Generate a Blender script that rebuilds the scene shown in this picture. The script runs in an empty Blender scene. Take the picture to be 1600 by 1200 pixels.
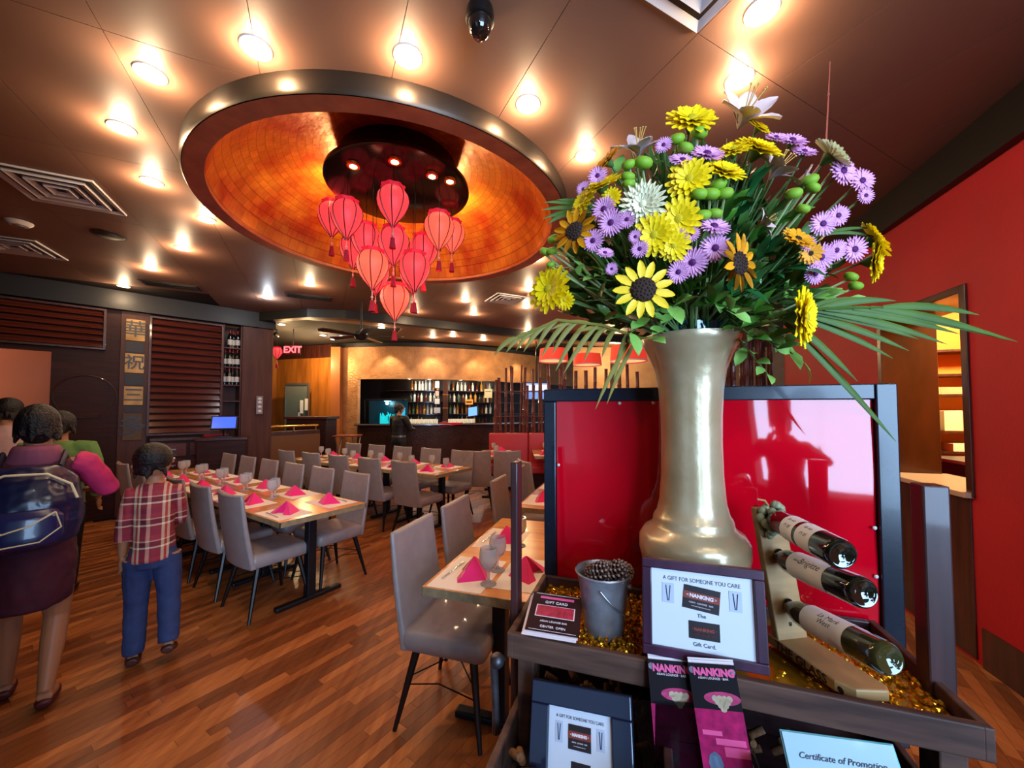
import bpy, bmesh, math, random
from mathutils import Vector, Matrix, noise
R = math.radians
rnd = random.Random(11)
scene = bpy.context.scene
C = scene.collection
V = Vector

# ---------------------------------------------------------------- camera, world, daylight, exposure
EYE = V((0, 0, 1.57)); PITCH = R(2.0); FPX = 600.0; CXP = 800.0; CYP = 619.0
cam_d = bpy.data.cameras.new('camera'); cam_d.sensor_width = 36; cam_d.lens = 36 * FPX / 1600
cam_d.shift_y = (CYP - 600) / 1600; cam_d.clip_start = 0.05
cam = bpy.data.objects.new('camera', cam_d); C.objects.link(cam)
cam.location = EYE; cam.rotation_euler = (R(90) + PITCH, 0, 0); scene.camera = cam
scene.view_settings.view_transform = 'Standard'; scene.view_settings.look = 'None'
scene.view_settings.gamma = 1; scene.view_settings.use_curve_mapping = False
scene.view_settings.exposure = 0.45
scene.cycles.max_bounces = 7; scene.cycles.diffuse_bounces = 3; scene.cycles.glossy_bounces = 3
scene.cycles.transmission_bounces = 6; scene.cycles.transparent_max_bounces = 8
scene.cycles.caustics_reflective = False; scene.cycles.caustics_refractive = False
scene.cycles.sample_clamp_indirect = 4
world = bpy.data.worlds.new('world'); scene.world = world; world.use_nodes = True
world.node_tree.nodes['Background'].inputs[0].default_value = (.62, .76, 1, 1)
world.node_tree.nodes['Background'].inputs[1].default_value = 0.55

def light(kind, name, loc, energy, col, size=.05, rot=None, size_y=None, parent=None, spot=None):
    d = bpy.data.lights.new(name, kind); d.energy = energy; d.color = col
    if kind == 'AREA':
        d.size = size
        if size_y: d.shape = 'RECTANGLE'; d.size_y = size_y
    else: d.shadow_soft_size = size
    if kind == 'SPOT': d.spot_size = R(spot or 80); d.spot_blend = .6
    o = bpy.data.objects.new(name, d); C.objects.link(o); o.location = loc
    if rot: o.rotation_euler = rot
    if parent: o.parent = parent
    return o
# daylight coming in through the shop window behind the photographer
light('AREA', 'window_daylight', (2.15, -3.0, 1.75), 360, (.42, .66, 1), 3.1, (R(86), 0, R(12)), 2.6)
W_DOWN = 11.0        # each ceiling downlight
WARM = (1, .70, .42)

# ---------------------------------------------------------------- helpers
def ray(u, v):
    x, z = (u - CXP) / FPX, -(v - CYP) / FPX
    return V((x, math.cos(PITCH) - z * math.sin(PITCH), math.sin(PITCH) + z * math.cos(PITCH)))
def U(u, v, z):                       # the point of height z that shows at (u, v)
    r = ray(u, v); return EYE + r * ((z - EYE.z) / r.z)
def D(u, v, d):                       # the point at ground distance d (along y) that shows at (u, v)
    r = ray(u, v); return EYE + r * (d / r.y)
class Frame:                          # a turned floor plan: local x to the right, local y away
    def __init__(s, ox, oy, az): s.o = V((ox, oy, 0)); s.a = R(az); s.x = V((math.cos(s.a), -math.sin(s.a), 0)); s.y = V((math.sin(s.a), math.cos(s.a), 0)); s.rz = -s.a
    def __call__(s, x, y, z=0): return s.o + s.x * x + s.y * y + V((0, 0, z))

def lin(c): return tuple(((x / 255 / 12.92) if x <= 10 else ((x / 255 + .055) / 1.055) ** 2.4) for x in c)
def hexc(h): h = h.lstrip('#'); return lin(tuple(int(h[i:i + 2], 16) for i in (0, 2, 4)))
MATS = {}
def mat(name, col, rough=.5, metal=0, spec=.5, emit=None, es=0, trans=0, ior=1.45, alpha=1, coat=0, sheen=0, sub=0, noise_=None, bump=None, grain=None, mortar=None):
    """noise_ = (scale, second colour, contrast); grain = (stretch vector, second colour); bump = (scale, strength)"""
    m = bpy.data.materials.new(name); m.use_nodes = True; nt = m.node_tree; b = nt.nodes['Principled BSDF']; L = nt.links
    c = hexc(col) if isinstance(col, str) else col
    I = b.inputs
    I['Base Color'].default_value = (*c, 1); I['Roughness'].default_value = rough; I['Metallic'].default_value = metal
    I['Specular IOR Level'].default_value = spec; I['IOR'].default_value = ior; I['Transmission Weight'].default_value = trans
    I['Alpha'].default_value = alpha; I['Coat Weight'].default_value = coat; I['Coat Roughness'].default_value = .06; I['Sheen Weight'].default_value = sheen
    if sub: I['Subsurface Weight'].default_value = sub; I['Subsurface Radius'].default_value = (.02, .02, .02)
    if emit: I['Emission Color'].default_value = (*(hexc(emit) if isinstance(emit, str) else emit), 1); I['Emission Strength'].default_value = es
    tc = None
    def coord(sc=(1, 1, 1)):
        nonlocal tc
        if tc is None: tc = nt.nodes.new('ShaderNodeTexCoord')
        mp = nt.nodes.new('ShaderNodeMapping'); mp.inputs['Scale'].default_value = sc; L.new(tc.outputs['Object'], mp.inputs[0]); return mp.outputs[0]
    def mixnoise(sc, scale, c2, lo, hi, detail=5):
        n = nt.nodes.new('ShaderNodeTexNoise'); n.inputs['Scale'].default_value = scale; n.inputs['Detail'].default_value = detail; L.new(coord(sc), n.inputs['Vector'])
        rp = nt.nodes.new('ShaderNodeValToRGB'); e = rp.color_ramp.elements
        e[0].position = lo; e[0].color = (*c, 1); e[1].position = hi; e[1].color = (*hexc(c2), 1)
        L.new(n.outputs['Fac'], rp.inputs[0]); L.new(rp.outputs[0], I['Base Color']); return rp
    if noise_: mixnoise((1, 1, 1), noise_[0], noise_[1], .5 - noise_[2], .5 + noise_[2])
    if grain: mixnoise(grain[0], 1, grain[1], .36, .66, 6)
    if bump:
        n = nt.nodes.new('ShaderNodeTexNoise'); n.inputs['Scale'].default_value = bump[0]; n.inputs['Detail'].default_value = 4; L.new(coord(), n.inputs['Vector'])
        bp = nt.nodes.new('ShaderNodeBump'); bp.inputs['Strength'].default_value = bump[1]; bp.inputs['Distance'].default_value = .02
        L.new(n.outputs['Fac'], bp.inputs['Height']); L.new(bp.outputs[0], I['Normal'])
    MATS[name] = m; return m
def tint_by_piece(m, attr=None, lo='#000000', hi='#ffffff', mid=None):
    """pieces of one material get their own tone, from the object's random number or a face attribute"""
    nt = m.node_tree; b = nt.nodes['Principled BSDF']; L = nt.links
    if attr: s = nt.nodes.new('ShaderNodeAttribute'); s.attribute_name = attr; out = s.outputs['Fac']
    else: s = nt.nodes.new('ShaderNodeObjectInfo'); out = s.outputs['Random']
    rp = nt.nodes.new('ShaderNodeValToRGB'); e = rp.color_ramp.elements; e[0].color = (*hexc(lo), 1); e[1].color = (*hexc(hi), 1)
    if mid: k = rp.color_ramp.elements.new(.5); k.color = (*hexc(mid), 1)
    L.new(out, rp.inputs[0])
    src = b.inputs['Base Color'].links[0].from_socket if b.inputs['Base Color'].links else None
    if src:
        mx = nt.nodes.new('ShaderNodeMix'); mx.data_type = 'RGBA'; mx.blend_type = 'MULTIPLY'; mx.inputs['Factor'].default_value = 1
        L.new(src, mx.inputs['A']); L.new(rp.outputs[0], mx.inputs['B']); L.new(mx.outputs['Result'], b.inputs['Base Color'])
    else: L.new(rp.outputs[0], b.inputs['Base Color'])

class MB:
    def __init__(s): s.v = []; s.f = []; s.a = []; s.tone = 0
    def add(s, vs, fs, M=None):
        o = len(s.v); s.v += [tuple(M @ V(p)) if M else tuple(p) for p in vs]
        s.f += [tuple(i + o for i in f) for f in fs]; s.a += [s.tone] * len(fs); return s
    def box(s, c, d, M=None, rz=0):
        x, y, z = d[0] / 2, d[1] / 2, d[2] / 2
        vs = [V((i * x, j * y, k * z)) for k in (-1, 1) for j in (-1, 1) for i in (-1, 1)]
        if rz: Q = Matrix.Rotation(rz, 3, 'Z'); vs = [Q @ p for p in vs]
        vs = [p + V(c) for p in vs]
        return s.add(vs, [(0, 2, 3, 1), (4, 5, 7, 6), (0, 1, 5, 4), (2, 6, 7, 3), (0, 4, 6, 2), (1, 3, 7, 5)], M)
    def bx(s, x0, x1, y0, y1, z0, z1, M=None): return s.box(((x0 + x1) / 2, (y0 + y1) / 2, (z0 + z1) / 2), (abs(x1 - x0), abs(y1 - y0), abs(z1 - z0)), M)
    def rings(s, rings, closed=True, cap0=True, cap1=True, M=None):
        n = len(rings[0]); vs = [p for r in rings for p in r]; fs = []
        for i in range(len(rings) - 1):
            for j in range(n if closed else n - 1):
                k = (j + 1) % n; fs.append((i * n + j, i * n + k, (i + 1) * n + k, (i + 1) * n + j))
        if cap0: fs.append(tuple(range(n - 1, -1, -1)))
        if cap1: fs.append(tuple((len(rings) - 1) * n + j for j in range(n)))
        return s.add(vs, fs, M)
    def path(s, pts, rads, n=8, caps=True, M=None, flat=1.0):
        pts = [V(p) for p in pts]
        if not isinstance(rads, (list, tuple)): rads = [rads] * len(pts)
        t0 = (pts[1] - pts[0]).normalized(); up = V((0, 0, 1)) if abs(t0.z) < .9 else V((1, 0, 0))
        a = t0.cross(up).normalized(); rs = []
        for i, p in enumerate(pts):
            t = ((pts[min(i + 1, len(pts) - 1)] - p).normalized() + (p - pts[max(i - 1, 0)]).normalized())
            t = t.normalized() if t.length > 1e-6 else t0
            a = (a - t * a.dot(t)).normalized(); b = t.cross(a)
            rs.append([p + (a * math.cos(2 * math.pi * j / n) + b * math.sin(2 * math.pi * j / n) * flat) * rads[i] for j in range(n)])
        return s.rings(rs, True, caps, caps, M)
    def tube(s, p0, p1, r0, r1=None, n=8, M=None): return s.path([p0, p1], [r0, r0 if r1 is None else r1], n, True, M)
    def lathe(s, prof, n=24, c=(0, 0, 0), cap0=True, cap1=True, M=None, sx=1, sy=1):
        rs = [[(c[0] + r * sx * math.cos(2 * math.pi * j / n), c[1] + r * sy * math.sin(2 * math.pi * j / n), c[2] + z) for j in range(n)] for r, z in prof]
        return s.rings(rs, True, cap0, cap1, M)
    def prism(s, poly, z0, z1, M=None):
        n = len(poly); return s.rings([[(x, y, z0) for x, y in poly], [(x, y, z1) for x, y in poly]], True, True, True, M)
    def ell(s, c, r, n=10, m=7, M=None):
        r = (r, r, r) if not isinstance(r, (tuple, list)) else r
        rs = []
        for i in range(1, m):
            ph = math.pi * i / m; rs.append([(c[0] + r[0] * math.sin(ph) * math.cos(2 * math.pi * j / n), c[1] + r[1] * math.sin(ph) * math.sin(2 * math.pi * j / n), c[2] - r[2] * math.cos(ph)) for j in range(n)])
        vs = [p for q in rs for p in q] + [(c[0], c[1], c[2] - r[2]), (c[0], c[1], c[2] + r[2])]; fs = []
        for i in range(m - 2):
            for j in range(n): k = (j + 1) % n; fs.append((i * n + j, i * n + k, (i + 1) * n + k, (i + 1) * n + j))
        b, t = len(vs) - 2, len(vs) - 1
        for j in range(n): k = (j + 1) % n; fs.append((b, k, j)); fs.append((t, (m - 2) * n + j, (m - 2) * n + k))
        return s.add(vs, fs, M)
    def ico(s, c, r, M=None):
        t = (1 + 5 ** .5) / 2; k = r / math.sqrt(1 + t * t)
        vs = [(-1, t, 0), (1, t, 0), (-1, -t, 0), (1, -t, 0), (0, -1, t), (0, 1, t), (0, -1, -t), (0, 1, -t), (t, 0, -1), (t, 0, 1), (-t, 0, -1), (-t, 0, 1)]
        fs = [(0, 11, 5), (0, 5, 1), (0, 1, 7), (0, 7, 10), (0, 10, 11), (1, 5, 9), (5, 11, 4), (11, 10, 2), (10, 7, 6), (7, 1, 8), (3, 9, 4), (3, 4, 2), (3, 2, 6), (3, 6, 8), (3, 8, 9), (4, 9, 5), (2, 4, 11), (6, 2, 10), (8, 6, 7), (9, 8, 1)]
        return s.add([(c[0] + x * k, c[1] + y * k, c[2] + z * k) for x, y, z in vs], fs, M)
    def mesh(s, name, smooth=True, ang=40, tone=False):
        me = bpy.data.meshes.new(name); me.from_pydata(s.v, [], s.f); me.update()
        if tone:
            at = me.attributes.new('tone', 'FLOAT', 'FACE'); at.data.foreach_set('value', s.a)
        if smooth: me.shade_smooth(); me.set_sharp_from_angle(angle=R(ang))
        return me
    def obj(s, name, m, parent=None, smooth=True, bevel=0, seg=2, ang=40, tone=False):
        return put(name, s.mesh(name, smooth, ang, tone), m, parent, bevel, seg)
def put(name, me, m=None, parent=None, bevel=0, seg=2):
    o = bpy.data.objects.new(name, me); C.objects.link(o)
    if m is not None and not me.materials: me.materials.append(m)
    if parent: o.parent = parent
    if bevel:
        b = o.modifiers.new('bevel', 'BEVEL'); b.width = bevel; b.segments = seg; b.limit_method = 'ANGLE'; b.angle_limit = R(50)
    return o
def tag(o, label=None, cat=None, group=None, kind=None):
    if label: o['label'] = label
    if cat: o['category'] = cat
    if group: o['group'] = group
    if kind: o['kind'] = kind
    return o
def thing(name, label, cat, loc=(0, 0, 0), rz=0, group=None, M=None):
    o = bpy.data.objects.new(name, None); C.objects.link(o); o.empty_display_size = .05
    if M is not None: o.matrix_world = M
    else: o.location = loc; o.rotation_euler = (0, 0, rz)
    return tag(o, label, cat, group)
def struct(o): o['kind'] = 'structure'; return o
KIDS = {}
def dup(root, loc=None, rz=None, label=None, group=None):
    """a copy of a thing together with copies of its parts and sub-parts"""
    if root.name not in KIDS: KIDS[root.name] = [(c, list(c.children)) for c in root.children]
    r = root.copy(); C.objects.link(r)
    if loc is not None: r.location = loc
    if rz is not None: r.rotation_euler = (0, 0, rz)
    if label: r['label'] = label
    if group: r['group'] = group
    for c, gs in KIDS[root.name]:
        k = c.copy(); C.objects.link(k); k.parent = r
        for g in gs: h = g.copy(); C.objects.link(h); h.parent = k
    return r
def text(txt, size, m, parent, loc, rot=(R(90), 0, 0), ext=.0006, bold=0, sx=1, name='lettering', align='CENTER', shear=0):
    cu = bpy.data.curves.new(name, 'FONT'); cu.body = txt; cu.size = size; cu.align_x = align; cu.align_y = 'CENTER'; cu.extrude = ext; cu.offset = bold; cu.shear = shear; cu.resolution_u = 3
    o = bpy.data.objects.new(name, cu); C.objects.link(o)
    me = bpy.data.meshes.new_from_object(o.evaluated_get(bpy.context.evaluated_depsgraph_get()))
    bpy.data.objects.remove(o); bpy.data.curves.remove(cu)
    me.materials.clear(); me.materials.append(m)
    q = put(name, me, None, parent); q.location = loc; q.rotation_euler = rot; q.scale = (sx, 1, 1); return q
def board_matrix(BL, BR, TL):
    x = (BR - BL); w = x.length; x.normalize(); z = TL - BL; z = z - x * z.dot(x); h = z.length; z.normalize(); y = z.cross(x)
    M = Matrix((x, y, z)).transposed().to_4x4(); M.translation = (BL + BR) / 2; return M, w, h
ORD = ['first', 'second', 'third', 'fourth', 'fifth', 'sixth', 'seventh', 'eighth', 'ninth', 'tenth', 'eleventh', 'twelfth', 'thirteenth', 'fourteenth', 'fifteenth', 'sixteenth', 'seventeenth', 'eighteenth', 'nineteenth', 'twentieth', 'twenty-first', 'twenty-second', 'twenty-third', 'twenty-fourth', 'twenty-fifth', 'twenty-sixth', 'twenty-seventh', 'twenty-eighth']
# ================================================================ THE ROOM
CH = 3.30                                            # ceiling height
m_ceil = mat('ceiling_paint', '#7c5a4a', .5, spec=.35, noise_=(1.3, '#735343', .3))
m_black = mat('black_paint', '#0d0a09', .45)
m_dkwood = mat('dark_red_wood', '#38140d', .5, spec=.25, grain=((3, 3, 40), '#240a06'))
m_dkwood2 = mat('dark_brown_wood', '#4a2117', .4, coat=.3, grain=((30, 30, 2), '#2c110b'))
m_midwood = mat('brown_veneer', '#553024', .45, spec=.3, grain=((14, 14, 1.5), '#43231a'))
m_red = mat('red_paint', '#b00f20', .62, noise_=(2, '#9c0b1a', .3), bump=(60, .08))
m_amber = mat('amber_veneer', '#b06a26', .4, grain=((9, 9, 1), '#8a4d18'))
m_copper = mat('hammered_copper', '#c08a58', .40, .4, noise_=(5, '#9a6a42', .25), bump=(26, .5))
m_orange = mat('gold_leaf_plaster', '#e08a2e', .42, .25, noise_=(3.0, '#b8421a', .14), bump=(14, .35))
m_bronze = mat('bronze_band', '#3f362e', .34, .75)
m_rust = mat('rust_plaster', '#b8623c', .45, noise_=(7, '#8a4026', .25))
m_mirror = mat('smoked_mirror', '#332e2a', .16, .75)
m_white = mat('white_enamel', '#d9d6d2', .4)
m_grey = mat('grey_metal', '#8c8a88', .35, .8)
m_brass = mat('brass', '#d9ab55', .25, 1)
m_bulb = mat('bulb_glass', '#fff2d8', .3, emit=(1, .80, .52), es=22)
m_bulbc = mat('cool_bulb_glass', '#ffffff', .3, emit=(.8, .88, 1), es=22)
m_glass = mat('clear_glass', '#f2f6f6', .02, trans=1, ior=1.3)
m_gap = mat('ceiling_void', '#1d120d', .9)

# floor: strips laid in the direction of the long tables
PL = Frame(0, 0, 33.6)
m_floor = mat('oiled_floor_strip', '#c4834e', .32, spec=.4, grain=((26, 1.6, 8), '#a8653a'))
tint_by_piece(m_floor, 'tone', '#a08e80', '#fff2dc', '#d0bca8')
floor = struct(MB().bx(-14, 10, -4, 18, -.06, -.012).obj('floor', mat('subfloor', '#2c150c', .8), None, False))
LC = V((-4.56, 6.86, 0)); LS = V((-.695, -.719, 0)).normalized(); LN = V((.719, -.695, 0)).normalized()   # the left wall
def Ws(u):                                           # distance along the left wall where it shows at column u
    k = (u - CXP) / FPX; return (LC.x - k * LC.y) / (k * LS.y - LS.x)
def Wp(s, off=0, z=0): return LC + LS * s + LN * off + V((0, 0, z))
def Wz(u, v): return D(u, v, Wp(Ws(u)).y).z
cand = []
for i in range(-150, 150):
    x = i * .058; y = -3 + rnd.random() * .9
    while y < 13:
        ln = rnd.uniform(.38, 1.05); cand.append((x, y, ln, rnd.random())); y += ln
near, far = [], []
for x, y, ln, t in cand:
    p = PL(x, y + ln / 2)
    if not (-3 < p.y < 13 and -9.5 < p.x < 5) or (p - LC).dot(LN) < .05: continue
    q = p - V((0, 0, 0)); inview = p.y > 1.45 and abs(p.x / p.y) < 1.5 and p.x < .35 + .05 * p.y
    if p.y < -.5 and not inview: continue
    (near if inview else far).append((p.length, x, y, ln, t))
near.sort()
far += near[300:]; near = near[:300]
def strip(mb, x, y, ln, t):
    mb.tone = t; a, b, c, d = PL(x + .0008, y + .0008), PL(x + .0572, y + .0008), PL(x + .0572, y + ln - .0008), PL(x + .0008, y + ln - .0008)
    lo = V((0, 0, -.014)); mb.rings([[a + lo, b + lo, c + lo, d + lo], [a, b, c, d]])
for _, x, y, ln, t in near:
    mb = MB(); strip(mb, x, y, ln, t); mb.obj('floor_strip', m_floor, floor, False, tone=True)
mb = MB()
for _, x, y, ln, t in far: strip(mb, x, y, ln, t)
mb.obj('distant_floor_strips', m_floor, floor, False, tone=True)['kind'] = 'stuff'

# ceiling: two by four foot panels with dark joints, a round coffer
CO = V((-1.01, 3.38, 0)); CR = 1.48; RIM = 3.18
ceiling_mb = MB()
n = 64; ins, outs = [], []
for j in range(n):
    a = 2 * math.pi * j / n; c, s_ = math.cos(a), math.sin(a); ins.append((CO.x + CR * c, CO.y + CR * s_, CH + .02))
    k = 17 / max(abs(c), abs(s_)); outs.append((CO.x + k * c, CO.y + k * s_, CH + .02))
ceiling_mb.rings([ins, outs, [(x, y, z + .1) for x, y, z in outs], [(x, y, z + .1) for x, y, z in ins], ins], cap0=False, cap1=False)
ceiling = struct(ceiling_mb.obj('ceiling', m_gap, None, False))
PF = Frame(0, 0, -26.5)
cutter = MB().lathe([(CR - .015, -1), (CR - .015, 1)], 72, (CO.x, CO.y, CH)).obj('cutter', None)
WL_AZ = Frame(0, 0, 17.0)                            # red wall, cart and side tables share this direction
WALLX = 2.05
dg = bpy.context.evaluated_depsgraph_get()
panel_me = MB().bx(.0015, .6085, .0015, 1.1935, CH - .004, CH + .012).mesh('ceiling_panel', False)
for i in range(-16, 14):
    for j in range(-3, 11):
        q0, r0 = .305 + .61 * i, 1.145 + 1.195 * j
        c = PF(q0 + .305, r0 + .6)
        if not (-.6 < c.y < 10.2) or (c - LC).dot(LN) < .25 or abs(c.x) > 1.5 * c.y + 1.2: continue
        if WL_AZ.x.dot(c) > WALLX + .3: continue
        dd = [(PF(q0 + a, r0 + b) - CO).length for a in (0, .3, .61) for b in (0, .3, .6, .9, 1.2)]
        if max(dd) < CR: continue
        o = put('ceiling_panel', panel_me, m_ceil, ceiling); o.location = PF(q0, r0); o.rotation_euler = (0, 0, PF.rz)
        if min(dd) < CR + .1 or (PF(q0 + .3, r0 + .6) - CO).length < CR + .5:
            b = o.modifiers.new('cut', 'BOOLEAN'); b.operation = 'DIFFERENCE'; b.object = cutter; b.solver = 'EXACT'
            bpy.context.view_layer.update(); dg = bpy.context.evaluated_depsgraph_get()
            me = bpy.data.meshes.new_from_object(o.evaluated_get(dg)); o.modifiers.clear(); o.data = me
            if not me.polygons: bpy.data.objects.remove(o)
bpy.data.objects.remove(cutter)

# the coffer: bronze band, rust coloured underside, gold dome, smoked mirror disc
dome = thing('ceiling_dome', 'large round recessed ceiling dome of glowing orange gold leaf above the lanterns', 'ceiling dome', (CO.x, CO.y, RIM))
MB().lathe([(CR, 0), (CR + .012, .02), (CR + .012, .14), (CR - .02, .14), (CR - .02, 0)], 96, cap0=False, cap1=False).obj('rim_band', m_bronze, dome)
MB().lathe([(CR - .005, -.002), (1.36, -.002), (1.36, .03), (CR - .005, .03)], 96, cap0=False, cap1=False).obj('rim_underside', m_rust, dome)
MB().lathe([(1.37, 0), (1.31, .15), (1.19, .31), (1.0, .45), (.75, .55), (.4, .60), (.02, .62)], 96, cap0=False).obj('dome_shell', m_orange, dome)
MB().lathe([(.02, .352), (.60, .352), (.62, .36), (.62, .385), (.02, .39)], 72).obj('mirror_disc', m_mirror, dome)
MB().lathe([(.50, .385), (.50, .60)], 48).obj('shadow_drum', m_black, dome)  # added drum, unseen above the disc, shades the near side of the dome
for k, (du, dv, mm) in enumerate([(552, 257, m_bulb), (617, 250, m_bulb), (675, 273, m_bulbc), (703, 281, m_bulb)]):
    p = U(du, dv, RIM + .35) - V((CO.x, CO.y, RIM))
    l = MB().lathe([(.055, 0), (.05, -.018), (.03, -.02), (.03, 0)], 20, p).obj('disc_lamp', m_brass, dome)
    MB().lathe([(.001, -.014), (.028, -.012), (.03, 0)], 16, p, cap1=False).obj('lamp_lens', mm, l)
AX = V((-.287, .958, 0))                              # from the camera towards the dome
for a, e in ((0, 15), (58, 20), (-58, 20)):        # lamps standing on the disc, hidden by it, wash the gold leaf
    d = Matrix.Rotation(R(a), 3, 'Z') @ AX; p = d * .565 + V((0, 0, .455))
    MB().lathe([(.03, -.068), (.03, -.05), (.02, -.04)], 14, p).obj('uplight_base', m_bronze, dome)
    light('POINT', 'dome_uplight', p, e, (1, .62, .24), .025, parent=dome)
nt = m_orange.node_tree; L_ = nt.links; bs_ = nt.nodes['Principled BSDF']; tc = nt.nodes.new('ShaderNodeTexCoord'); sp = nt.nodes.new('ShaderNodeSeparateXYZ'); L_.new(tc.outputs['Object'], sp.inputs[0])
at = nt.nodes.new('ShaderNodeMath'); at.operation = 'ARCTAN2'; L_.new(sp.outputs[1], at.inputs[0]); L_.new(sp.outputs[0], at.inputs[1])
rr = nt.nodes.new('ShaderNodeVectorMath'); rr.operation = 'LENGTH'; L_.new(tc.outputs['Object'], rr.inputs[0])
cx = nt.nodes.new('ShaderNodeCombineXYZ'); L_.new(at.outputs[0], cx.inputs[0]); L_.new(rr.outputs['Value'], cx.inputs[1])
bk_ = nt.nodes.new('ShaderNodeTexBrick'); bk_.inputs['Scale'].default_value = 7; bk_.inputs['Mortar Size'].default_value = .012; bk_.inputs['Color1'].default_value = (1, 1, 1, 1); bk_.inputs['Color2'].default_value = (.72, .66, .6, 1); bk_.inputs['Mortar'].default_value = (.45, .3, .2, 1); L_.new(cx.outputs[0], bk_.inputs['Vector'])
mx = nt.nodes.new('ShaderNodeMix'); mx.data_type = 'RGBA'; mx.blend_type = 'MULTIPLY'; mx.inputs['Factor'].default_value = .8; src = bs_.inputs['Base Color'].links[0].from_socket
L_.new(src, mx.inputs['A']); L_.new(bk_.outputs['Color'], mx.inputs['B']); L_.new(mx.outputs['Result'], bs_.inputs['Base Color'])

# walls
def wall_seg(name, p, q, z0, z1, th, m):
    p, q = V((p[0], p[1], 0)), V((q[0], q[1], 0)); d = (q - p); L_ = d.length; M = Matrix.Translation(p) @ Matrix.Rotation(math.atan2(d.y, d.x), 4, 'Z')
    return MB().bx(0, L_, 0, th, z0, z1, M)
# red wall on the right, with the pass-through
wy = lambda t: WL_AZ(WALLX, t)
ta, tb = WL_AZ.y.dot(V((2.05 / .632 * .967, 2.05 / .632, 0))), WL_AZ.y.dot(V((2.05 / .843 * 1.187, 2.05 / .843, 0)))
OPZ0, OPZ1 = 1.05, 2.33; RD = .36                     # opening of the pass-through, depth of its reveal
M17 = Matrix.Rotation(WL_AZ.rz, 4, 'Z')
rw = MB()
for t0, t1, z0, z1 in ((.05, tb, 0, CH), (ta, 6.15, 0, CH), (tb, ta, 0, OPZ0), (tb, ta, OPZ1, CH)): rw.bx(WALLX, WALLX + .12, t0, t1, z0, z1, M17)
wall_right = struct(rw.obj('wall_right', m_red, None, False))
MB().bx(WALLX - .012, WALLX + .01, .05, tb - .05, 0, .24, M17).obj('skirting', m_dkwood2, wall_right, False)
struct(MB().bx(WALLX - .06, WALLX + .14, .05, 6.15, CH - .27, CH, M17).obj('trim_1', m_black, None, False))
pw = MB()
for t0, t1 in ((tb - .03, tb + .02), (ta - .02, ta + .03)): pw.bx(WALLX - .015, WALLX + RD, t0, t1, OPZ0 - .03, OPZ1 + .04, M17)
pw.bx(WALLX - .015, WALLX + RD, tb, ta, OPZ1 - .01, OPZ1 + .04, M17)
hatch = struct(MB().bx(WALLX + RD, WALLX + RD + .01, tb - .06, tb, OPZ0, OPZ1, M17).obj('window_1', m_midwood, None, False))
m_jamb = mat('glossy_door_wood', '#4a2412', .28, coat=.4, grain=((6, 6, 2), '#2b120a'))
pw.obj('window_frame', m_jamb, hatch, False, .004)
MB().bx(WALLX - .05, WALLX + RD + .05, tb - .02, ta + .02, OPZ0 - .035, OPZ0, M17).obj('window_sill', mat('sill_laminate', '#b9a08c', .3), hatch, False, .004)
MB().bx(WALLX - .01, WALLX + .03, tb, ta, .02, OPZ0 - .04, M17).obj('lower_panel', m_dkwood2, hatch, False, .004)
# kitchen behind the pass-through
kx0, kx1, kt0, kt1 = WALLX + RD, WALLX + 2.3, tb - 1.6, ta + 1.3
kitchen = MB()
kitchen.bx(kx1, kx1 + .08, kt0, kt1, 0, CH, M17).bx(kx0, kx1, kt1, kt1 + .08, 0, CH, M17).bx(kx0, kx1, kt0 - .08, kt0, 0, CH, M17)
wall_kitchen = struct(kitchen.obj('wall_kitchen', mat('ochre_paint', '#d98a3a', .6), None, False))
kp = WL_AZ(WALLX + 1.1, (ta + tb) / 2 + .2, 2.75)
light('POINT', 'kitchen_lamp', kp, 280, (1, .72, .35), .12)
SX, ST = WALLX + .92, ta + .98
shf = thing('kitchen_shelf', 'lit kitchen shelving seen through the hatch in the red wall', 'shelf', WL_AZ(SX, ST, 0), WL_AZ.rz)
for z in (1.16, 1.36, 1.72, 1.92, 2.16): MB().bx(-.6, .6, -.16, .12, z - .022, z).obj('shelf_board', m_dkwood2, shf, False)
for x in (-.6, .6): MB().bx(x - .015, x + .015, -.16, .12, .0, 2.5).obj('upright', m_dkwood2, shf, False)
MB().bx(-.6, .6, .1, .12, .9, 2.5).obj('shelf_back', mat('ochre_board', '#e08a35', .6), shf, False)
boxes = [(-.25, 1.36, .4, .26, '#f3efe2', 'tall white carton on the middle kitchen shelf through the hatch'), (.16, 1.36, .34, .2, '#e9dcb8', 'lower cream carton on the middle kitchen shelf through the hatch'), (-.2, 1.16, .3, .10, '#d97b33', 'flat orange carton on the lowest kitchen shelf through the hatch'), (.2, 1.16, .3, .08, '#efe6cd', 'flat cream carton on the lowest kitchen shelf through the hatch'), (0, 1.72, .5, .07, '#c9a27a', 'flat tan carton on the shelf above the white cartons')]
for x, z, w_, h_, c_, lb in boxes:
    p = WL_AZ(SX + x, ST - .02, z); t = thing('carton', lb, 'box', p, WL_AZ.rz)
    MB().bx(-w_ / 2, w_ / 2, -.12, .1, 0, h_).obj('carton_body', mat('carton_' + str(len(MATS)), c_, .7), t, False, .004)
    MB().bx(-.03, .03, -.123, .103, 0, h_ + .002).obj('packing_tape', mat('tape_' + str(len(MATS)), '#b9a07a', .4), t, False)
t = thing('kitchen_counter', 'dark counter block behind the hatch sill', 'counter', WL_AZ(WALLX + .95, ta + .2, 0), WL_AZ.rz)
MB().bx(-.4, .4, -.5, .28, 0, 1.12).obj('counter_body', m_black, t, False); MB().bx(-.42, .42, -.52, .3, 1.12, 1.15).obj('counter_top', m_grey, t, False, .004)

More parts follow.
